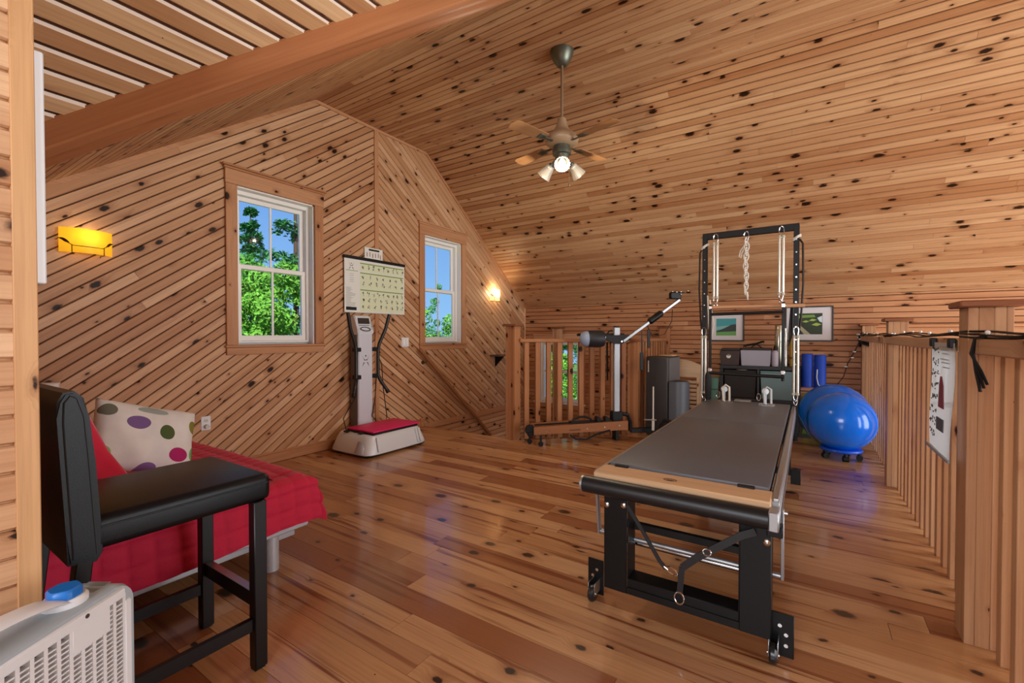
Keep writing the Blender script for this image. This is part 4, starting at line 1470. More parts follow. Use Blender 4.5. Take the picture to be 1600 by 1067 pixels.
def console(b):
    prof = [(-.345, 1.205), (-.205, 1.205), (-.205, 1.24), (-.235, 1.275), (-.26, 1.395), (-.30, 1.415), (-.345, 1.395)]
    b.prism([(x, -.115, z) for x, z in prof], (0, .21, 0))
    bmesh.ops.bevel(b.bm, geom=b.bm.edges[:], offset=.01, segments=2, affect='EDGES')
part('console', SIL, t, console)
d = Vector((-.025, 0, .12)).normalized()
part('display', pbr('display_dark', '#3a3430', .25), t, lambda b: b.beam((-.236, -.012, 1.32), (-.250, -.012, 1.382), .145, .006, up=(1, 0, .2)))
split(part('button', pbr('button_grey', '#7e8388', .4), t, lambda b: [b.box((-.2315, -.075 + i * .02, 1.302), (.008, .01, .006)) for i in range(7)]))
part('ring_pad', M_BLACKP, t, lambda b: b.path([(-.214 - .02 * sin(a), -.01 + .062 * cos(a), 1.262 + .02 * sin(a)) for a in [2 * pi * i / 24 for i in range(24)]], .0045, 8, closed=True))
GR = pbr('grip_black', '#1a1714', .4)
for s, y0 in ((-1, -.10), (1, .08)):
    w = lambda o: y0 + s * o
    def bar(b):
        b.path([(-.15, w(.185), 1.43), (-.165, w(.145), 1.27), (-.185, w(.07), 1.10), (-.19, w(.055), 1.02), (-.19, w(.055), .76), (-.175, w(.07), .70), (-.13, w(.135), .575)], .019, 12)
    hb = part('handlebar', GR, t, bar)
    split(part('clamp', M_BLACKP, hb, lambda b: [b.bx(-.25, -.175, min(w(-.002), w(.06)), max(w(-.002), w(.06)), z - .022, z + .022, .004) for z in (1.04, .745)]))
    part('bolt', M_STEEL, hb, lambda b: [b.tube((-.24, w(.003), z), (-.24, w(.008), z), .007, n=8) for z in (1.075, 1.005, .78, .71)])
    part('handlebar_tip', M_BLACKP, hb, lambda b: b.tube((-.134, w(.131), .585), (-.122, w(.143), .55), .0225, n=12))
cord = pbr('cord_black', '#120f0d', .5)
split(part('strap_cord', cord, t, lambda b: (b.path([(-.19, .155, .93), (-.17, .17, .88), (-.18, .20, .6), (-.2, .27, .26), (-.19, .25, .245)], .005, 6), b.path([(-.19, .12, .80), (-.2, .10, .5), (-.2, .06, .3), (-.18, .10, .245)], .005, 6), b.path([(-.15, -.17, .74), (-.155, -.19, .55), (-.17, -.33, .34), (-.1, -.35, .235), (.0, -.32, .215), (.1, -.30, .218)], .005, 6))))
split(part('strap_end', cord, t, lambda b: (b.bx(.06, .12, -.335, -.30, .21, .224, .004), b.bx(-.14, -.08, -.355, -.32, .207, .224, .004))))

# ================================================================== pilates reformer with tower
# x across (-.76 .. -.10), y along, origin on the floor under the middle of the near end
RCX = -.44
t = T('pilates_reformer', 'black pilates reformer with a long grey mat and tall spring tower', 'exercise machine', (RCX, 1.9, 0))
VINYL = pbr('grey_vinyl', '#5a5c63', .45, bump=(300, .06), spec=.4)
ZM = .612
w0 = .322
def pad(b, y0, y1):
    b.bx(-w0, w0, y0, y1, ZM - .022, ZM, .006, 2)
pd = part('mat_panel', VINYL, t, lambda b: pad(b, .085, 1.462))
pd2 = part('mat_panel', VINYL, t, lambda b: pad(b, 1.476, 2.55))
MAPLE = wood('maple', 'X', tones=('#d8b48c', '#d6b189', '#d2ac84'), knots=0, grain=.18, streak=.15)
wp = part('wood_end', MAPLE, t, lambda b: b.bx(-w0 - .022, w0 + .013, -.055, .083, ZM - .047, ZM - .012, .005))
part('emblem', pbr('emblem_brown', '#4f3a2c', .5), wp, lambda b: (b.path([(-.03 + .026 * cos(a), .005 + .014 * sin(a), ZM - .0115) for a in [2 * pi * i / 20 for i in range(20)]], .0016, 6, closed=True), b.bx(-.045, -.015, .003, .007, ZM - .0118, ZM - .0112), b.bx(-.04, -.02, -.002, .001, ZM - .0118, ZM - .0112)))
split(part('mat_tab', M_BLACKP, t, lambda b: [b.bx(x, x + .06, .066, .098, ZM - .013, ZM - .004, .001) for x in (-w0 + .03, w0 - .11)]))
part('under_board', M_BLACKP, t, lambda b: b.bx(-w0, w0, .083, 2.55, ZM - .04, ZM - .0225))
for s in (-1, 1):
    x = s * (w0 + .022)
    part('side_rail', M_ALU, t, lambda b: (b.bx(x - .018, x + .018, -.02, 2.56, ZM - .115, ZM - .045, .003), b.bx(x - .01, x + .016, -.02, 2.56, ZM - .045, ZM - .018, .002)))
    part('rail_slot', pbr('rail_groove', '#4c5054', .4, .6), t, lambda b: b.bx(x + s * .0181, x + s * .0195, -.01, 2.55, ZM - .088, ZM - .07))
    part('rail_edge', M_STEEL, t, lambda b: b.bx(x - .004, x + .012, .0, 2.55, ZM - .0185, ZM - .0125, .001))
# padded roll across the near end
part('end_roll', pbr('roll_black', '#161719', .42), t, lambda b: b.tube((-w0 - .052, -.082, .548), (w0 + .008, -.082, .548), .036, n=24))
part('roll_cap', M_ALU, t, lambda b: b.tube((-w0 - .062, -.082, .548), (-w0 - .052, -.082, .548), .034, n=24))
part('roll_cap', M_ALU, t, lambda b: b.bx(w0 + .008, w0 + .04, -.112, -.052, .515, .585, .004))
part('roll_stop', M_BLACK, t, lambda b: b.bx(w0 + .0, w0 + .05, -.05, .0, .475, .515, .003))
# near frame
fy0, fy1 = -.018, .022
def face_plate(s):
    def f(b):
        xo, xi = s * .322 + .0135, s * .218 + .0135
        b.bx(min(xo, xi), max(xo, xi), fy0, fy0 + .006, .08, .49, .002)
        b.bx(min(xi, xi - s * .004), max(xi, xi - s * .004), fy0 + .006, fy1 + .06, .08, .49, .001)
        b.bx(min(xo, xo - s * .004), max(xo, xo - s * .004), fy0 + .006, fy1 + .06, .08, .49, .001)
    return f
for s in (-1, 1):
    lg = part('leg', M_BLACK, t, face_plate(s))
    split(part('bolt', M_CHROME, lg, lambda b: [b.lathe([(.012, 0), (.012, .006), (.006, .010)], n=14, M=Matrix.Translation((s * .27 + .0135 + q * .038, fy0, ZM - .16 - .012 * (q > 0) * s)) @ Matrix.Rotation(pi / 2, 4, 'X')) for q in (-1, 1)]))
part('bottom_bar', M_BLACK, t, lambda b: (b.bx(-.2045, .2315, fy0 + .004, fy1 + .05, .083, .15, .003), b.bx(-.2045, .2315, fy0 - .002, fy0 + .004, .083, .112, .001)))
part('cross_bar', M_BLACK, t, lambda b: b.bx(-.275, .24, .07, .095, .33, .362, .003))
part('chrome_bar', pbr('chrome_dark', '#a9a9a9', .15, 1.0), t, lambda b: b.tube((-.25, .11, .255), (.25, .11, .255), .0125, n=14))
for s in (-1, 1):
    xw = s * (w0 + .010)
    pl = part('caster_plate', M_BLACK, t, lambda b: b.bx(min(xw, xw + s * .075), max(xw, xw + s * .075), .035, .041, .004, .165, .002))
    cx = xw + s * (.012 if s > 0 else .03)
    cs = part('caster_fork', M_STEEL, t, lambda b: (b.bx(cx - .016, cx - .013, -.035, .036, .03, .085, .001), b.bx(cx + .013, cx + .016, -.035, .036, .03, .085, .001), b.tube((cx - .02, -.018, .036), (cx + .02, -.018, .036), .006, n=10)))
    wh = part('caster_wheel', pbr('caster_rubber', '#1c1c1e', .3), t, lambda b: b.lathe([(.012, -.0125), (.03, -.0125), (.036, -.006), (.036, .006), (.03, .0125), (.012, .0125)], n=24, M=Matrix.Translation((cx, -.018, .036)) @ Matrix.Rotation(pi / 2, 4, 'Y')))
    split(part('bolt', M_CHROME, pl, lambda b: [b.tube((xw + s * q, .030, z), (xw + s * q, .036, z), .007, n=10) for q, z in ((.03, .12), (.05, .09), (.05, .05))]))
# silver footbar folded below the rails
def fbar(b):
    for s in (-1, 1):
        x = s * (w0 + .045)
        b.beam((x, .035, .555), (x, .075, .275), .011, .026, up=(0, 1, 0), bev=.002)
    b.tube((-w0 - .045, .075, .285), (w0 + .045, .075, .285), .010, n=12)
part('foot_bar', M_ALU, t, fbar)
split(part('foot_bar_pivot', M_STEEL, t, lambda b: [b.tube((s * (w0 + .03), .038, .54), (s * (w0 + .062), .038, .54), .010, n=12) for s in (-1, 1)]))
# middle and far legs
for yy in (1.2,):
    part('leg', M_BLACK, t, lambda b: [b.bx(min(s * .04, s * .09) - .18, max(s * .04, s * .09) - .18, yy, yy + .05, .02, ZM - .115, .002) for s in (1,)])
for s in (-1, 1):
    part('leg', M_BLACK, t, lambda b: b.bx(min(s * (w0 - .045), s * (w0 + .012)), max(s * (w0 - .045), s * (w0 + .012)), 2.33, 2.38, .07, ZM - .115, .003))
    part('foot_plate', M_BLACK, t, lambda b: b.bx(min(s * (w0 + .012), s * (w0 + .08)), max(s * (w0 + .012), s * (w0 + .08)), 2.34, 2.347, .0, .12, .002))
part('cross_bar', M_BLACK, t, lambda b: b.bx(-w0 + .045, w0 - .045, 2.335, 2.375, .07, .12, .003))
# shoulder rests folded and standing rope posts at the far end of the mat
for x, nm in ((-.17, 'rope_post'), (.147, 'rope_post')):
    rp = part(nm, M_STEEL, t, lambda b: (b.tube((x, 2.44, ZM), (x, 2.44, ZM + .10), .009, n=10), b.lathe([(.026, -.008), (.03, -.004), (.022, 0), (.03, .004), (.026, .008)], n=18, M=Matrix.Translation((x, 2.44, ZM + .11)) @ Matrix.Rotation(pi / 2, 4, 'X'))))
    part('rope_loop', pbr('rope_cream', '#d9cfbd', .8) if x < 0 else pbr('rope_grey', '#c9c9c6', .6), rp, lambda b: b.path([(x - .005, 2.42, ZM + .01), (x - .012, 2.42, ZM + .12), (x + .01, 2.425, ZM + .15), (x + .04, 2.43, ZM + .13), (x + .042, 2.43, ZM + .01)], .0085, 8))
    part('base_clip', M_CHROME, rp, lambda b: (b.bx(x - .05, x + .07, 2.40, 2.48, ZM, ZM + .006, .002), b.path([(x - .05 + .015 * cos(a), 2.42, ZM + .06 + .03 * sin(a)) for a in [2 * pi * i / 12 for i in range(12)]], .004, 6, closed=True)))
part('headrest_edge', pbr('vinyl_light', '#8a8683', .45), t, lambda b: b.bx(-.10, .03, 2.47, 2.56, ZM + .001, ZM + .014, .004))
# tower
ty = 2.58
tx0, tx1 = -.365, .355
HT = 2.125
for x in (tx0, tx1):
    up_ = part('tower_upright', M_BLACK, t, lambda b: b.bx(x - .021, x + .021, ty, ty + .045, .30, HT, .003))
    split(part('eye_bolt', M_CHROME, up_, lambda b: [b.tube((x, ty - .004, z), (x, ty + .002, z), .0055, n=8) for z in [.95 + .105 * i for i in range(11)]]))
part('tower_crossbar', M_BLACK, t, lambda b: b.bx(tx0 - .02, tx1 + .02, ty + .001, ty + .044, HT - .045, HT + .012, .003))
part('tower_brace', M_BLACK, t, lambda b: (b.bx(tx0, tx1, ty, ty + .04, .30, .35, .003), b.bx(tx1 + .02, tx1 + .115, ty + .01, ty + .03, .335, .362, .002), b.path([(tx1 + .108, ty + .02, .35), (tx1 + .02, ty + .015, .53)], .0035, 6)))
# long strap bands hanging outside the uprights
for s, x in ((-1, tx0), (1, tx1)):
    part('side_band', pbr('band_brown', '#20120c', .5), t, lambda b: b.path([(x + s * .022, ty + .02, HT - .12), (x + s * .045, ty + .02, HT - .16), (x + s * .05, ty + .02, HT - .5), (x + s * .035, ty + .02, HT - .8), (x + s * .025, ty + .02, 1.25)], .008, 8))
    split(part('wrap', pbr('wrap_white', '#d3d0c8', .6), t, lambda b: [b.path([(x + .03 * cos(a), ty + .022 + .034 * sin(a), HT - .115 + .012 * k + .02 * cos(a)) for a in [2 * pi * i / 14 for i in range(14)]], .0055, 6, closed=True) for k in range(2)]))
# push-through bar assembly
PY = ty + .02
split(part('push_bar_arm', M_BLACK, t, lambda b: [b.bx(x - .011, x + .011, PY - .11, PY - .09, .86, 1.475, .003) for x in (-.30, .268)]))
part('push_bar', M_BLACK, t, lambda b: b.tube((-.30, PY - .1, 1.385), (.268, PY - .1, 1.392), .0135, n=14))
part('push_bar', M_BLACK, t, lambda b: (b.tube((-.30, PY - .1, .855), (.278, PY - .1, .845), .014, n=14), b.tube((.268, PY - .1, .81), (.268, PY - .1, .875), .012, n=12)))
part('wood_dowel', wood('dowel', 'X', tones=('#cfa17c', '#cc9e78', '#c99a74'), knots=0), t, lambda b: b.tube((-.29, PY - .06, 1.448), (.42, PY - .06, 1.443), .0155, n=14))
split(part('joint', M_CHROME, t, lambda b: [b.bx(x - .016, x + .016, PY - .12, PY - .085, .865, .90, .004) for x in (-.30, .268)] + [b.bx(x - .014, x + .014, PY - .115, PY - .03, 1.43, 1.46, .003) for x in (-.30, .268)]))
# light straps beside the arms
part('hand_strap', pbr('strap_cream', '#cfc7b4', .7), t, lambda b: b.path([(tx0 + .03, PY - .03, 1.56), (tx0 + .045, PY - .05, 1.30), (tx0 + .06, PY - .05, 1.12), (tx0 + .085, PY - .05, 1.30), (tx0 + .05, PY - .04, 1.52)], .007, 8))
part('hand_strap', pbr('strap_black', '#1a1a1c', .6), t, lambda b: b.path([(tx1 - .03, PY - .03, 1.45), (tx1 - .045, PY - .05, 1.2), (tx1 - .05, PY - .05, 1.1), (tx1 - .025, PY - .05, 1.2), (tx1 - .02, PY - .04, 1.45)], .009, 8))
part('foam_grip', pbr('grip_foam', '#121214', .7), t, lambda b: b.lathe([(.018, 0), (.026, .03), (.028, .12), (.026, .23), (.016, .26)], (-.315, PY - .1, .60), 16))

# things hung on the tower -------------------------------------------
def coil(b, x, y, z0, z1, r):
    n = 60
    prof = []
    for i in range(n + 1):
        z = z0 + (z1 - z0) * i / n
        prof.append((r * (1.0 if i % 2 else .86), z))
    b.lathe(prof, (x, y, 0), 10)
def carabiner(b, x, y, z, h, w=.018):
    b.path([(x + w * sin(a) * (1 + .25 * cos(a)), y, z + h / 2 * cos(a)) for a in [2 * pi * i / 16 for i in range(16)]], .0042, 6, closed=True)
SPR = pbr('spring_steel', '#cfcbbf', .28, .8)
def spring(label, x, y, ztop, zbot, pair=True, group='springs on the tower'):
    s = T('tension_spring', label, 'spring', (x, y, ztop), 0, group)
    L_ = ztop - zbot
    for k, dx in enumerate((-.014, .014) if pair else (0,)):
        split(part('coil', SPR, s, lambda b: coil(b, dx, 0, -L_ + .09, -.085, .0115 if pair else .014), ang=80))
    part('carabiner', M_CHROME, s, lambda b: carabiner(b, 0, 0, -.045, .095))
    split(part('lower_hook', M_CHROME, s, lambda b: (carabiner(b, 0, 0, -L_ + .06, .075, .016), carabiner(b, 0, .004, -L_ + .012, .05, .013))))
    split(part('end_cap', pbr('spring_boot', '#bdb8a6', .5), s, lambda b: [b.lathe([(.006, -.02), (.014, -.012), (.014, 0), (.006, .012)], (dx, 0, z), 10) for dx in ((-.014, .014) if pair else (0,)) for z in (-.082, -L_ + .088)]))
    return s
HY = 1.9 + ty
spring('pair of pale springs hanging from the left end of the tower crossbar', RCX - .268, HY - .02, 2.115, 1.455)
spring('pair of silver springs hanging from the right end of the tower crossbar', RCX + .247, HY - .02, 2.118, 1.465)
spring('long silver spring clipped low on the left tower upright', RCX + tx0 + .003, HY - .03, 1.265, .585, group='springs on the tower')
spring('long silver spring clipped low on the right tower upright', RCX + tx1 + .003, HY - .03, 1.27, .62, group='springs on the tower')
s = T('rope_chain', 'white knotted rope chain hanging from the middle of the tower crossbar', 'rope', (RCX - .02, HY - .02, 2.105))
RC = pbr('rope_white', '#d8d3c8', .75)
def chain(b):
    for k in range(11):
        z = -.085 - .043 * k
        q = k % 2
        w = .019 * (1 - .03 * k)
        b.path([((w * cos(a)) * (1 if q else .35) + .004 * sin(k), (w * cos(a)) * (.35 if q else 1), z + .036 * sin(a)) for a in [2 * pi * i / 14 for i in range(14)]], .0058, 6, closed=True)
    b.path([(-.004, 0, -.10), (-.045, 0, -.16), (-.055, 0, -.21), (-.04, 0, -.225), (-.034, 0, -.18), (-.01, 0, -.13)], .0055, 6)
part('knotted_rope', RC, s, chain)
part('tail', RC, s, lambda b: b.path([(.006, 0, -.53), (.012, 0, -.56), (.016, 0, -.60)], [.012, .009, .003], 8))
part('carabiner', M_CHROME, s, lambda b: carabiner(b, 0, 0, -.04, .09))
# strap draped over the near end
s = T('foot_strap', 'black webbing strap with chrome rings hanging across the near end of the reformer', 'strap', (RCX, 1.86, .40))
WB_ = pbr('webbing', '#18181a', .6)
def web(b, pts, w=.012, tk=.0025):
    pts = [Vector(p) for p in pts]
    side = Vector((0, 0, 1))
    rings = []
    for i, p in enumerate(pts):
        d = (pts[min(i + 1, len(pts) - 1)] - pts[max(i - 1, 0)]).normalized()
        sd = d.cross(Vector((0, 1, 0))).normalized()
        rings.append([b.bm.verts.new(p + sd * a * w + Vector((0, c * tk, 0))) for a, c in ((-1, -1), (1, -1), (1, 1), (-1, 1))])
    for a, c in zip(rings, rings[1:]):
        for j in range(4):
            b.bm.faces.new((a[j], a[(j + 1) % 4], c[(j + 1) % 4], c[j]))
    b.bm.faces.new(rings[0][::-1])
    b.bm.faces.new(rings[-1])
part('webbing', WB_, s, lambda b: web(b, [(-.195, -.002, .075), (-.13, -.01, -.01), (-.055, -.02, -.115), (-.03, -.02, -.14)], .008))
part('webbing', WB_, s, lambda b: web(b, [(.285, .008, .075), (.24, -.006, .055), (.16, -.02, -.005), (.09, -.025, -.06), (.035, -.025, -.115)], .0135))
part('webbing', WB_, s, lambda b: web(b, [(.034, -.025, -.115), (.03, -.026, -.17), (.025, -.024, -.225)], .011))
split(part('d_ring', M_CHROME, s, lambda b: (b.path([(.024 + .018 * cos(a), -.026, -.24 + .024 * sin(a)) for a in [2 * pi * i / 16 for i in range(16)]], .003, 6, closed=True), b.path([(.125 + .016 * cos(a) * .9, -.026, -.03 + .013 * sin(a)) for a in [2 * pi * i / 16 for i in range(16)]], .003, 6, closed=True))))
part('snap_hook', M_CHROME, s, lambda b: (b.path([(-.005 + .022 * cos(a), -.024, -.142 + .012 * sin(a) - .3 * .022 * cos(a)) for a in [2 * pi * i / 14 for i in range(14)]], .0045, 6, closed=True), b.tube((-.035, -.022, -.132), (-.02, -.023, -.14), .007, n=10)))

# ================================================================== wooden carriage with pole and arm, parked along the stair railing
P0 = Vector((-2.50, 4.235, 0))
P1 = Vector((-1.69, 4.933, 0))
axd = (P1 - P0).normalized()
t = T('exercise_carriage', 'low wooden exercise carriage with a silver pole and padded arm, parked along the stair railing', 'exercise machine', tuple(P0), atan2(axd.y, axd.x))
Lc = (P1 - P0).length
RW = wood('carriage_wood', 'X', tones=('#9f6b48', '#996644', '#936040'), knots=0, streak=.3)
for y, nm in ((-.02, 'side_board'), (.20, 'side_board')):
    part(nm, RW, t, lambda b: b.prism([(0, y, .105), (Lc, y, .135), (Lc, y, .235), (0, y, .19)], (0, .025, 0)))
split(part('cross_board', RW, t, lambda b: (b.bx(.02, .06, .005, .2, .10, .18), b.bx(Lc - .06, Lc - .02, .005, .2, .14, .225))))
part('guide_rail', M_BLACK, t, lambda b: b.beam((.02, .06, .20), (Lc - .1, .06, .235), .02, .014))
sl = part('slider', M_BLACKP, t, lambda b: (b.path([(.44, .05, .205), (.46, .05, .255), (.53, .05, .28), (.60, .05, .28), (.66, .05, .255), (.68, .05, .21)], .012, 8), b.bx(.42, .80, .02, .10, .208, .232, .006)))
split(part('roller', M_BLACKP, sl, lambda b: [b.tube((x, .0, .255), (x, .1, .255), .024, n=14) for x in (.74, .84)]))
part('under_strap', M_BLACKP, t, lambda b: b.path([(.40, -.03, .10), (.46, -.05, .055), (.58, -.05, .05), (.70, -.04, .10), (.86, -.02, .135)], .010, 8))
split(part('screw', M_STEEL, t, lambda b: [b.tube((x, -.0215, z), (x, -.025, z), .008, n=10) for x, z in ((.06, .13), (.14, .137), (.60, .16), (.80, .172), (.97, .185))]))
part('stamp', pbr('stamp_dark', '#4a2a1a', .6), t, lambda b: [b.bx(.40 + .018 * i, .412 + .018 * i, -.0212, -.0204, .14 + .0006 * i, .155 + .0006 * i) for i in range(7)])
part('end_pulley', M_BLACKP, t, lambda b: (b.lathe([(.02, -.02), (.055, -.02), (.058, 0), (.055, .02), (.02, .02)], n=20, M=Matrix.Translation((-.035, .03, .155)) @ Matrix.Rotation(pi / 2, 4, 'X')), b.bx(-.06, -.0, .0, .06, .085, .13, .004)))
for x, y in ((-.04, .03), (.06, -.10)):
    part('caster', M_BLACKP, t, lambda b: (b.tube((x, y - .012, .027), (x, y + .012, .027), .027, n=14), b.bx(x - .01, x + .01, y - .008, y + .008, .045, .12)))
for x in (Lc - .10,):
    part('foot', M_BLACKP, t, lambda b: b.bx(x - .02, x + .02, .04, .16, .0, .137, .004))
# pole
px_ = Lc - .097
part('pole', M_ALU, t, lambda b: b.bx(px_ - .035, px_ + .035, .06, .12, .22, 1.285, .006))
part('pole_cap', M_BLACKP, t, lambda b: b.tube((px_, .09, 1.283), (px_, .09, 1.30), .032, n=16))
part('pole_base', M_BLACKP, t, lambda b: (b.bx(px_ - .06, px_ + .06, .04, .14, .215, .33, .008), b.path([(px_ + .06, .09, .30), (px_ + .14, .09, .28), (px_ + .17, .09, .2), (px_ + .17, .09, .10)], .022, 8), b.bx(px_ + .17, Lc + .33, .06, .12, .08, .13, .006)))
cl = part('clamp', M_BLACKP, t, lambda b: b.prism([(px_ - .20, .0, 1.165), (px_ - .17, .0, 1.19), (px_ + .11, .0, 1.20), (px_ + .14, .0, 1.15), (px_ + .03, .0, 1.095), (px_ - .05, .0, 1.10)], (0, .055, 0)))
split(part('knob', M_CHROME, cl, lambda b: [b.tube((x, -.004, z), (x, .004, z), .010, n=10) for x, z in ((px_ - .165, 1.172), (px_ + .03, 1.125))]))
# padded bolster with a pale end, to the left of the pole
part('bolster', pbr('bolster_black', '#1b1d22', .5), t, lambda b: b.lathe([(.03, -.005), (.088, 0), (.095, .02), (.095, .15), (.085, .18), (.03, .182)], (0, 0, 0), 24, M=Matrix.Translation((px_ - .345, .06, 1.155)) @ Matrix.Rotation(pi / 2, 4, 'Y')))
part('bolster_end', pbr('bolster_grey', '#8d9bb0', .4), t, lambda b: b.lathe([(.088, 0), (.085, -.03), (.065, -.065), (.03, -.083), (.0, -.087)], (0, 0, 0), 24, M=Matrix.Translation((px_ - .35, .06, 1.155)) @ Matrix.Rotation(pi / 2, 4, 'Y')))
part('bolster_bar', M_BLACKP, t, lambda b: (b.bx(px_ - .45, px_ + .10, .10, .15, 1.185, 1.215, .006), b.bx(px_ - .24, px_ - .18, .04, .08, 1.15, 1.18, .004)))
# arm
a0 = Vector((px_ + .05, .02, 1.125))
a1 = Vector((px_ + .72, .02, 1.60))
ad = (a1 - a0).normalized()
part('arm', M_ALU, t, lambda b: b.beam(a0, a1, .03, .045, up=(0, 1, 0), bev=.004))
part('arm_grip', M_BLACKP, t, lambda b: (b.beam(a0 + ad * .36, a0 + ad * .58, .07, .085, up=(0, 1, 0), bev=.028), b.beam(a0 + ad * .16, a0 + ad * .36, .02, .03, up=(0, 1, 0))))
tp = part('arm_head', M_BLACKP, t, lambda b: (b.box(a1 + Vector((-.05, 0, .045)), (.13, .06, .075), 0, .008), b.bx(a1.x - .1, a1.x + .06, .0, .04, a1.z + .075, a1.z + .09, .003)))
split(part('bolt', M_CHROME, tp, lambda b: [b.sphere(a1 + Vector((x, -.034, z)), .011, 10, 8) for x, z in ((-.10, .09), (-.05, .085), (-.0, .09), (-.0, .06), (.085, .10))]))
part('arm_cable', M_BLACKP, t, lambda b: b.path([a0 + ad * .34, a0 + ad * .40 + Vector((.02, -.01, -.18)), a0 + ad * .5 + Vector((.08, -.01, -.21)), a0 + ad * .62 + Vector((.07, -.01, -.13)), a0 + ad * .66 + Vector((.05, 0, -.02))], .004, 6))
split(part('hanging_strap', M_BLACKP, t, lambda b: (b.bx(px_ + .245, px_ + .285, .0, .01, .80, 1.0, .003), b.bx(px_ + .26, px_ + .272, .003, .007, 1.0, 1.24), b.bx(px_ + .33, px_ + .365, .0, .012, 1.05, 1.26, .004))))
# thin white standing pole with a hook behind, and a cane
t2 = T('support_rod', 'thin white standing rod with a foot bracket at the right end of the wooden carriage', 'rod', (-1.437, 5.06, 0))
part('rod', pbr('rod_white', '#d6d0c4', .4), t2, lambda b: (b.tube((0, 0, .02), (0, 0, .62), .008, n=10), b.bx(-.014, .014, -.006, .006, .12, .26, .003)))
part('foot', M_BLACKP, t2, lambda b: (b.tube((0, 0, 0), (0, 0, .035), .02, n=12), b.bx(-.02, .02, -.012, .012, .10, .13, .003)))
part('cross_arm', pbr('rod_grey', '#9c9a96', .4, .5), t2, lambda b: b.tube((-.10, -.0, .24), (.035, .0, .25), .009, n=10))
t2 = T('wheel_bracket', 'black wheel and bracket assembly on the floor beside the tall dark box', 'exercise machine', (-1.285, 5.07, 0))
part('bracket', M_BLACKP, t2, lambda b: (b.path([(-.07, .0, .06), (-.075, .0, .18), (-.03, .0, .255), (.05, .0, .245), (.09, .0, .16), (.08, .0, .06)], .02, 8), b.bx(-.10, .1, -.02, .03, .035, .085, .008)))
part('wheel', pbr('caster_rubber', '#1c1c1e', .3), t2, lambda b: (b.tube((.02, -.055, .06), (.02, -.025, .06), .06, n=20)))
part('hub', M_STEEL, t2, lambda b: b.tube((.02, -.06, .06), (.02, -.055, .06), .022, n=14))
t2 = T('walking_cane', 'black hooked cane hung over the stair railing', 'cane', (-2.02, 5.16, 1.155))
part('cane', M_BLACKP, t2, lambda b: b.path([(.075, .06, .06), (.05, .04, .095), (.02, .015, .09), (.0, .0, .05), (-.0, -.0, -.12), (.01, -.01, -.5)], .010, 8))

# ================================================================== tall dark box, grey barrel, garden chair
t = T('reformer_box', 'tall charcoal padded box standing on end next to the stair railing', 'box', (-1.455, 5.45, 0), radians(-8))
BXM = pbr('charcoal_vinyl', '#33302e', .45, bump=(200, .06))
part('body', BXM, t, lambda b: b.bx(-.135, .135, -.13, .24, .01, .945, .018, 3))
part('light_side', pbr('charcoal_side', '#6a6765', .5), t, lambda b: b.bx(.1352, .138, -.10, .22, .03, .93, .001))
part('wood_top', MAPLE, t, lambda b: b.bx(-.06, .11, .06, .2, .9455, .957, .003))
part('printed_name', pbr('print_white', '#c9c6c2', .6), t, lambda b: [b.bx(-.108, -.094, -.1312, -.1304, .76 + .0125 * i, .769 + .0125 * i) for i in range(11)])
t = T('grey_barrel', 'upright grey padded half barrel in front of the tall charcoal box', 'barrel', (-1.262, 5.40, 0), radians(-8))
GB = pbr('barrel_grey', '#5b6067', .42, bump=(200, .05))
def barrel(b):
    P = [(-.13, -.12), (.04, -.13), (.10, -.10), (.135, -.04), (.145, .05), (.14, .14), (-.05, .14)]
    P = [(-.05, .13)] + [(-.05, -.11)] + [(.03 + .11 * sin(a), -.01 - .125 * cos(a)) for a in [pi * i / 14 for i in range(15)]]
    b.prism([(x, y, .01) for x, y in P], (0, 0, .655))
    bmesh.ops.bevel(b.bm, geom=[e for e in b.bm.edges if abs(e.verts[0].co.z - e.verts[1].co.z) < 1e-6], offset=.012, segments=2, affect='EDGES')
part('body', GB, t, barrel)
part('top_panel', pbr('barrel_top', '#2f3033', .6), t, lambda b: b.prism([(x, y, .6655) for x, y in [(-.04, .115), (-.04, -.09)] + [(.03 + .09 * sin(a), -.01 - .105 * cos(a)) for a in [pi * i / 12 for i in range(13)]]], (0, 0, .002)))
part('base_flare', GB, t, lambda b: b.prism([(.13, -.05, .01), (.19, -.03, .01), (.14, -.03, .13)], (0, .12, 0)))
t = T('garden_chair', 'pale pine slatted garden chair with a curved top, behind the grey barrel', 'chair', (-1.37, 6.02, 0), radians(4))
CW = wood('chair_pine', 'Z', tones=('#dcc09e', '#d7ba97', '#d2b490'), knots=.15)
CWX = wood('chair_pine_x', 'X', tones=('#dcc09e', '#d7ba97', '#d2b490'), knots=.15)
arch = lambda x: .80 + .085 * (1 - (x / .27) ** 2)
part('top_rail', CWX, t, lambda b: b.prism([(-.27 + .54 * i / 12, -.012, arch(-.27 + .54 * i / 12)) for i in range(13)] + [(.27, -.012, .66), (-.27, -.012, .66)], (0, .028, 0)))
for s in (-1, 1):
    part('stile', CW, t, lambda b: b.bx(min(s * .27, s * .20), max(s * .27, s * .20), -.011, .017, .0, .661, .003))
    part('leg', CW, t, lambda b: b.bx(min(s * .25, s * .20), max(s * .25, s * .20), .44, .49, 0, .40, .003))
    part('seat_rail', CW, t, lambda b: b.bx(min(s * .25, s * .22), max(s * .25, s * .22), .018, .44, .33, .39, .003))
for i in range(7):
    z = .60 - .052 * i
    part('slat', CWX, t, lambda b: b.bx(-.1995, .1995, -.004, .010, z - .017, z + .017, .002))
for i in range(5):
    y = .06 + .09 * i
    part('seat_slat', CWX, t, lambda b: b.bx(-.25, .25, y - .035, y + .035, .391, .41, .002))

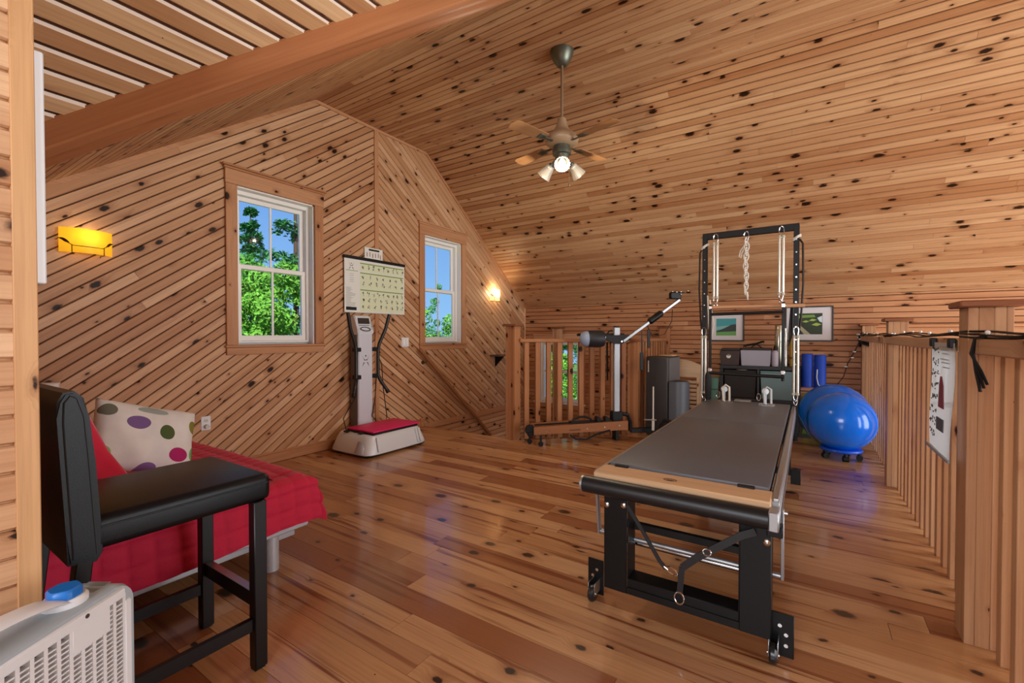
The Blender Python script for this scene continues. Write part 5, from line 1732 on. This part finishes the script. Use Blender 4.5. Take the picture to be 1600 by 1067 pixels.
# ================================================================== shelf unit with bins
t = T('cube_shelf', 'low black cube shelf against the back wall behind the reformer', 'shelf', (-.51, 6.53, 0))
SB = pbr('shelf_black', '#17130f', .45)
sh_w, sh_d = .44, .36
part('top_board', SB, t, lambda b: b.bx(-sh_w, sh_w, -sh_d / 2, sh_d / 2, .765, .81, .003))
part('bottom_board', SB, t, lambda b: b.bx(-sh_w, sh_w, -sh_d / 2, sh_d / 2, .0, .045, .003))
part('middle_board', SB, t, lambda b: b.bx(-sh_w + .04, sh_w - .04, -sh_d / 2, sh_d / 2, .365, .40, .002))
for x in (-sh_w + .02, sh_w - .02):
    part('side_board', SB, t, lambda b: b.bx(x - .02, x + .02, -sh_d / 2, sh_d / 2, .045, .765, .002))
part('divider', SB, t, lambda b: b.bx(-.012, .012, -sh_d / 2, sh_d / 2, .40, .765))
part('divider', SB, t, lambda b: b.bx(-.012, .012, -sh_d / 2, sh_d / 2, .045, .365))
part('back_board', SB, t, lambda b: b.bx(-sh_w + .04, sh_w - .04, sh_d / 2 - .01, sh_d / 2, .045, .765))
def binn(label, x, m, z=.4):
    t = T('storage_bin', label, 'bin', (-.51 + x, 6.53, z), 0, 'bins in the cube shelf')
    def f(b):
        b.prism([(-.17, -.16, .001), (.17, -.16, .001), (.185, -.165, .335), (-.185, -.165, .335)], (0, .30, 0))
        bmesh.ops.bevel(b.bm, geom=b.bm.edges[:], offset=.006, segments=2, affect='EDGES')
    part('body', m, t, f)
    part('rim', m, t, lambda b: b.bx(-.188, .188, -.168, .14, .335, .352, .003))
    return t
binn('black fabric bin in the left compartment of the cube shelf', -.206, pbr('bin_black', '#231f1e', .7))
binn('grey-green bin in the right compartment of the cube shelf', .206, pbr('bin_teal', '#6f8a8c', .6))
t = T('sage_mat_roll', 'sage green rolled mat standing left of the cube shelf', 'exercise mat', (-1.03, 6.36, 0))
SG = pbr('sage_green', '#4f7a68', .7)
part('roll', SG, t, lambda b: b.lathe([(.06, 0), (.066, .006), (.066, .635), (.055, .645)], (0, 0, 0), 20))
part('strap', pbr('sage_dark', '#2e4a40', .7), t, lambda b: b.tube((0, 0, .485), (0, 0, .50), .0675, n=20))
t = T('paper_sheet', 'pale oval sheet lying on the black bin in the cube shelf', 'paper', (-.70, 6.40, .7535))
part('sheet', pbr('paper_cream', '#cfc9b8', .7), t, lambda b: b.lathe([(.06, 0), (.062, .003), (.05, .004)], (0, 0, 0), 20))

# things on the shelf
def crate(name, label, x, w, h, m, lid, grp=None):
    t = T(name, label, 'box', (x, 6.50, .81), 0, grp)
    def f(b):
        b.prism([(-w / 2 + .012, -.14, .001), (w / 2 - .012, -.14, .001), (w / 2, -.15, h), (-w / 2, -.15, h)], (0, .27, 0))
        bmesh.ops.bevel(b.bm, geom=b.bm.edges[:], offset=.005, segments=2, affect='EDGES')
    part('body', m, t, f)
    if lid:
        part('lid', lid, t, lambda b: b.bx(-w / 2 + .01, w / 2 - .0, -.13, .12, h + .0005, h + .028, .006))
    return t
c1 = crate('brown_box', 'dark brown box with a round white emblem on the left of the cube shelf top', -.835, .235, .185, pbr('box_brown', '#42332d', .6), pbr('box_lid', '#2a2320', .6))
EM = pbr('emblem_white', '#dfdcd8', .5)
part('emblem', EM, c1, lambda b: (b.lathe([(.026, 0), (.026, .002)], n=24, M=Matrix.Translation((-.012, -.150, .115)) @ Matrix.Rotation(pi / 2, 4, 'X'))))
part('emblem_cutout', pbr('box_brown', '#42332d', .6), c1, lambda b: (b.prism([(-.03 , -.1525, .128), (-.018, -.1525, .122), (-.012, -.1525, .13), (-.006, -.1525, .122), (.006, -.1525, .128), (.002, -.1525, .138), (-.012, -.1525, .136), (-.026, -.1525, .138)], (0, -.0008, 0))), smooth=False)
c2 = crate('grey_box', 'pale grey tapered box with a dark lid on the cube shelf top', -.545, .335, .195, pbr('box_grey', '#a3a2ad', .6), pbr('box_lid', '#2a2320', .6))
part('handle', M_BLACKP, c2, lambda b: b.path([(-.06 + .12 * i / 8, -.02, .22 + .045 * sin(pi * i / 8)) for i in range(9)], .007, 8))
t = T('wall_cable', 'short black cable lying against the back wall above the grey box', 'cable', (-.6, 6.74, 1.09))
part('cable', M_BLACKP, t, lambda b: b.path([(-.09, 0, -.03), (-.03, 0, -.018), (.03, .01, -.008), (.10, .02, .02), (.12, .03, .018)], .012, 8))
part('plug', M_BLACKP, t, lambda b: b.bx(-.12, -.08, -.012, .012, -.05, -.02, .004))
def bottle(name, label, cat, x, y, prof, m, cap=None, capm=None):
    t = T(name, label, cat, (x, y, .81), 0, 'containers on the cube shelf')
    part('body', m, t, lambda b: b.lathe(prof, (0, 0, 0), 20))
    if cap:
        part('cap', capm, t, lambda b: b.lathe(cap, (0, 0, 0), 18))
    return t
SLV = pbr('silver_wrap', '#b9b49f', .22, .85)
bottle('silver_canister', 'tall shiny silver canister on the cube shelf, second from its right end', 'canister', -.305, 6.56, [(.04, 0), (.043, .005), (.043, .50), (.038, .51)], SLV)
bottle('white_bottle', 'white spray bottle with a black cap in front of the silver canister', 'bottle', -.335, 6.43, [(.033, 0), (.036, .006), (.036, .175), (.02, .195)], pbr('bottle_white', '#b8aeb8', .5), [(.02, .195), (.022, .2), (.018, .24), (.008, .26)], M_BLACKP)
bottle('steel_flask', 'slim steel flask on the cube shelf between the canister and the yellow tube', 'flask', -.235, 6.45, [(.026, 0), (.03, .005), (.03, .40), (.024, .43), (.024, .47)], pbr('flask_steel', '#9c968c', .25, .9))
bottle('yellow_tube', 'yellow cardboard tube at the right end of the cube shelf top', 'tube', -.15, 6.55, [(.036, 0), (.038, .004), (.038, .50), (.032, .505)], pbr('tube_yellow', '#c9a94e', .6), [(.0385, .09), (.0387, .092), (.0387, .115), (.0385, .117)], pbr('tube_label', '#7a5a2c', .6))

# rollers, painted panel, balls -----------------------------------------
FR = pbr('foam_blue', '#0b44b8', .6, bump=(160, .25))
def roller(label, x, y, h):
    t = T('foam_roller', label, 'foam roller', (x, y, 0), 0, 'blue foam rollers by the back wall')
    part('foam', FR, t, lambda b: b.lathe([(.03, .002), (.055, .002), (.062, .01), (.062, h - .01), (.055, h), (.03, h)], (0, 0, 0), 24))
    part('core', pbr('foam_core', '#0a2d78', .7), t, lambda b: b.tube((0, 0, h - .012), (0, 0, h + .0008), .03, n=18))
roller('tall blue foam roller standing at the back wall, left of two', -.003, 6.66, .965)
roller('tall blue foam roller standing at the back wall, right of two', .128, 6.66, .955)
t = T('white_rope', 'thin white cord looped over the right blue foam roller', 'cord', (.13, 6.585, .56))
part('cord', pbr('cord_white', '#d8dadf', .5), t, lambda b: b.path([(-.03, .0, .22), (-.035, .0, .12), (-.02, -.005, .04), (.02, -.008, -.01), (.06, -.01, -.03)], .006, 8))
t = T('leaf_panel', 'green panel painted with long leaves leaning behind the blue balls', 'panel', (.03, 6.40, 0), 0)
GP = pbr('panel_green', '#3f6d1f', .45)
LF = pbr('panel_leaf', '#7ea83a', .45)
part('board', GP, t, lambda b: b.bx(-.085, .28, 0, .02, .0, .50, .003))
def leaf(b, x0, z0, ang, L_, w):
    ca, sa = cos(ang), sin(ang)
    P = []
    for k in range(9):
        u = k / 8
        P.append((u, w * sin(pi * u ** .8)))
    Q = P + [(u, -v) for u, v in P[-2:0:-1]]
    b.prism([(x0 + (u * L_) * ca - v * sa, -.0004, z0 + u * L_ * sa + v * ca) for u, v in Q], (0, -.0012, 0))
for x0, z0, a, L_, w in ((-.07, .02, 70, .37, .02), (-.06, .02, 45, .32, .018), (-.0, .03, 78, .40, .022), (.04, .02, 30, .2, .016), (-.05, .1, 20, .28, .018), (.09, .05, 80, .36, .02), (.15, .05, 50, .14, .016)):
    part('painted_leaf', LF, t, lambda b: leaf(b, x0, z0, radians(a), L_, w), smooth=False)
part('painted_top', pbr('panel_olive', '#8a8c22', .5), t, lambda b: b.bx(-.083, .278, -.0006, .0, .40, .498))
t = T('pink_block', 'small pinkish wooden block on the floor behind the leaf panel', 'block', (.03, 6.51, 0))
part('block', pbr('block_pink', '#c08a72', .6), t, lambda b: b.bx(-.1, .08, -.05, .05, 0, .56, .004))
part('band', pbr('block_dark', '#5a2c20', .6), t, lambda b: b.bx(-.101, .081, -.051, .051, .515, .53, .002))
BALL = pbr('ball_blue', '#0a78f5', .2, coat=.3, spec=.5)
BALL2 = pbr('ball_blue_dull', '#0a6fe6', .28, coat=.2)
def ball(b, c, r, zs):
    b.sphere(c, r, 48, 28, (1, 1, zs))
    # moulded ridges: slight rings near the poles
    for v in b.bm.verts:
        d = v.co - Vector(c)
        h = abs(d.x) / r
        k = 1 + .006 * (abs(sin(h * 26)) if .55 < h < .95 else 0)
        v.co = Vector(c) + d * k
t = T('ball_chair', 'glossy blue exercise ball sitting on a blue base with black casters, in front', 'exercise ball', (.278, 5.40, 0))
part('ball', BALL, t, lambda b: ball(b, (0, 0, .362), .283, .985))
part('base_ring', pbr('base_blue', '#0b55cc', .35), t, lambda b: b.lathe([(.10, .085), (.165, .078), (.175, .09), (.168, .105), (.12, .11)], (0, 0, 0), 36))
for k in range(5):
    a = radians(-78 + 72 * k)
    c = part('caster', M_BLACKP, t, lambda b: (b.tube((.145 * cos(a) - .022 * sin(a), .145 * sin(a) + .022 * cos(a), .027), (.145 * cos(a) + .022 * sin(a), .145 * sin(a) - .022 * cos(a), .027), .027, n=14), b.tube((.145 * cos(a), .145 * sin(a), .04), (.145 * cos(a), .145 * sin(a), .088), .016, n=12)))
t = T('exercise_ball', 'large blue exercise ball on the floor behind the one with casters', 'exercise ball', (.245, 6.022, 0))
part('ball', BALL2, t, lambda b: ball(b, (0, 0, .33), .33, 1.0))
part('valve', pbr('valve_blue', '#0a3f96', .4), t, lambda b: b.tube((-.14, -.29, .34), (-.145, -.305, .342), .012, n=12))

# ================================================================== outdoors
b = MB()
b.bx(-60, XR + 20, -40, 60, -3.2, -3.0)
S(b.build('lawn', pbr('lawn_green', '#4f7d2c', .9, noise=.4, nscale=.6)))
def leafmat(name, c):
    m = pbr(name, c, .6, noise=.55, nscale=1.7, spec=.2)
    m.node_tree.nodes['Principled BSDF'].inputs['Transmission Weight'].default_value = 0
    return m
L1 = leafmat('leaf_bright', '#6fb040')
L2 = leafmat('leaf_dark', '#4f9640')
L3 = leafmat('needle_green', '#3f8048')
BARK = pbr('bark', '#5b4636', .9)
def cards(b, pts, rnd, s0, s1, droop=0.0):
    for p, nrm in pts:
        s = rnd.uniform(s0, s1)
        d = Vector((rnd.gauss(0, 1), rnd.gauss(0, 1), rnd.gauss(0, 1) - droop)).normalized()
        n = (nrm + Vector((rnd.gauss(0, .5), rnd.gauss(0, .5), rnd.gauss(0, .5)))).normalized()
        u = d.cross(n)
        if u.length < .05:
            continue
        u.normalize()
        w = n.cross(u)
        vs = [b.bm.verts.new(p + w * s * a + u * s * c + n * e) for a, c, e in ((-1, 0, 0), (0, -.42, s * .15), (1, 0, 0), (0, .42, s * .15))]
        b.bm.faces.new(vs)
def broadleaf(label, x, y, h, r, mat, seed, n=13000, grp=None):
    rnd = random.Random(seed)
    t = T('broadleaf_tree', label, 'tree', (x, y, -3.0), 0, grp)
    part('trunk', BARK, t, lambda b: b.tube((0, 0, 0), (0, 0, h * .6), .12, .05, 10))
    blobs = []
    for k in range(26):
        z = rnd.uniform(.12, .97) * h
        rr = r * (1.0 - .75 * abs(z / h - .42) ** 1.5)
        a, q = rnd.uniform(0, 2 * pi), rnd.uniform(.2, .8) * rr
        blobs.append((Vector((q * cos(a), q * sin(a), z)), rnd.uniform(.28, .5) * rr))
    def f(b):
        pts = []
        for i in range(n):
            c, br = blobs[i % len(blobs)]
            d = Vector((rnd.gauss(0, 1), rnd.gauss(0, 1), rnd.gauss(0, 1))).normalized()
            pts.append((c + d * br * rnd.uniform(.75, 1.05), d))
        cards(b, pts, rnd, .032, .075)
    o = part('crown', mat, t, f, smooth=False)
    o['kind'] = 'stuff'
    return t
def conifer(label, x, y, h, r, mat, seed, n=9000, grp=None, gappy=False):
    rnd = random.Random(seed)
    t = T('conifer_tree', label, 'tree', (x, y, -3.0), 0, grp)
    part('trunk', BARK, t, lambda b: b.tube((0, 0, 0), (0, 0, h * .99), .13, .015, 10))
    lv = 11 if gappy else 20
    br = []
    for k in range(lv):
        z = h * (.12 + .87 * k / (lv - 1))
        R_ = r * (1 - z / h) ** .8 + .12
        for q in range(7):
            a = rnd.uniform(0, 2 * pi)
            br.append((z + rnd.uniform(-.1, .1), a, R_ * rnd.uniform(.7, 1.1)))
    def f(b):
        pts = []
        for i in range(n):
            z, a, R_ = br[i % len(br)]
            u = rnd.uniform(.1, 1) ** .7
            sp = .16 * R_ * (1 - .5 * u)
            p = Vector((u * R_ * cos(a) + rnd.gauss(0, sp), u * R_ * sin(a) + rnd.gauss(0, sp), z + .10 * u * R_ - .28 * u * u * R_ + rnd.gauss(0, .05)))
            pts.append((p, Vector((0, 0, 1))))
        cards(b, pts, rnd, .04, .10, .6)
    o = part('crown', mat, t, f, smooth=False)
    o['kind'] = 'stuff'
    return t

conifer('tall dark conifer beyond the large window, left of its centre bar', -13.43, 6.73, 7.77, 1.35, L3, 1)
conifer('tall loose pine beyond the large window, cut by its top right', -11.2, 6.75, 9.6, 1.9, L3, 2, 9000, None, True)
broadleaf('bright leafy tree filling the lower left of the large window', -10.95, 5.3, 6.2, 1.25, L1, 3)
broadleaf('bright leafy tree filling the lower right of the large window', -9.2, 5.45, 5.9, 1.1, L1, 4)
broadleaf('low bright tree close below the middle of the large window', -8.5, 4.55, 5.0, 1.0, L1, 5)
broadleaf('dark leafy tree at the left edge of the large window', -10.3, 4.3, 5.9, 1.2, L2, 6, 9000)
broadleaf('thin tall tree rising in the middle of the narrow window', -11.84, 12.56, 6.3, .5, L2, 7, 2200)
broadleaf('bright bushy tree at the lower left of the narrow window', -9.95, 10.2, 5.1, 1.15, L1, 8)
broadleaf('bright bushy tree at the lower right of the narrow window', -10.9, 12.0, 5.25, 1.25, L1, 9)
broadleaf('leafy tree seen between the newel and the left edge of the stairwell window', -6.9, 12.0, 5.2, 1.2, L2, 10, 9000)
broadleaf('bright leafy tree filling the stairwell window', -6.0, 11.6, 5.1, 1.2, L1, 11)
broadleaf('leafy tree at the right edge of the stairwell window', -5.1, 12.6, 5.3, 1.2, L2, 12, 9000)
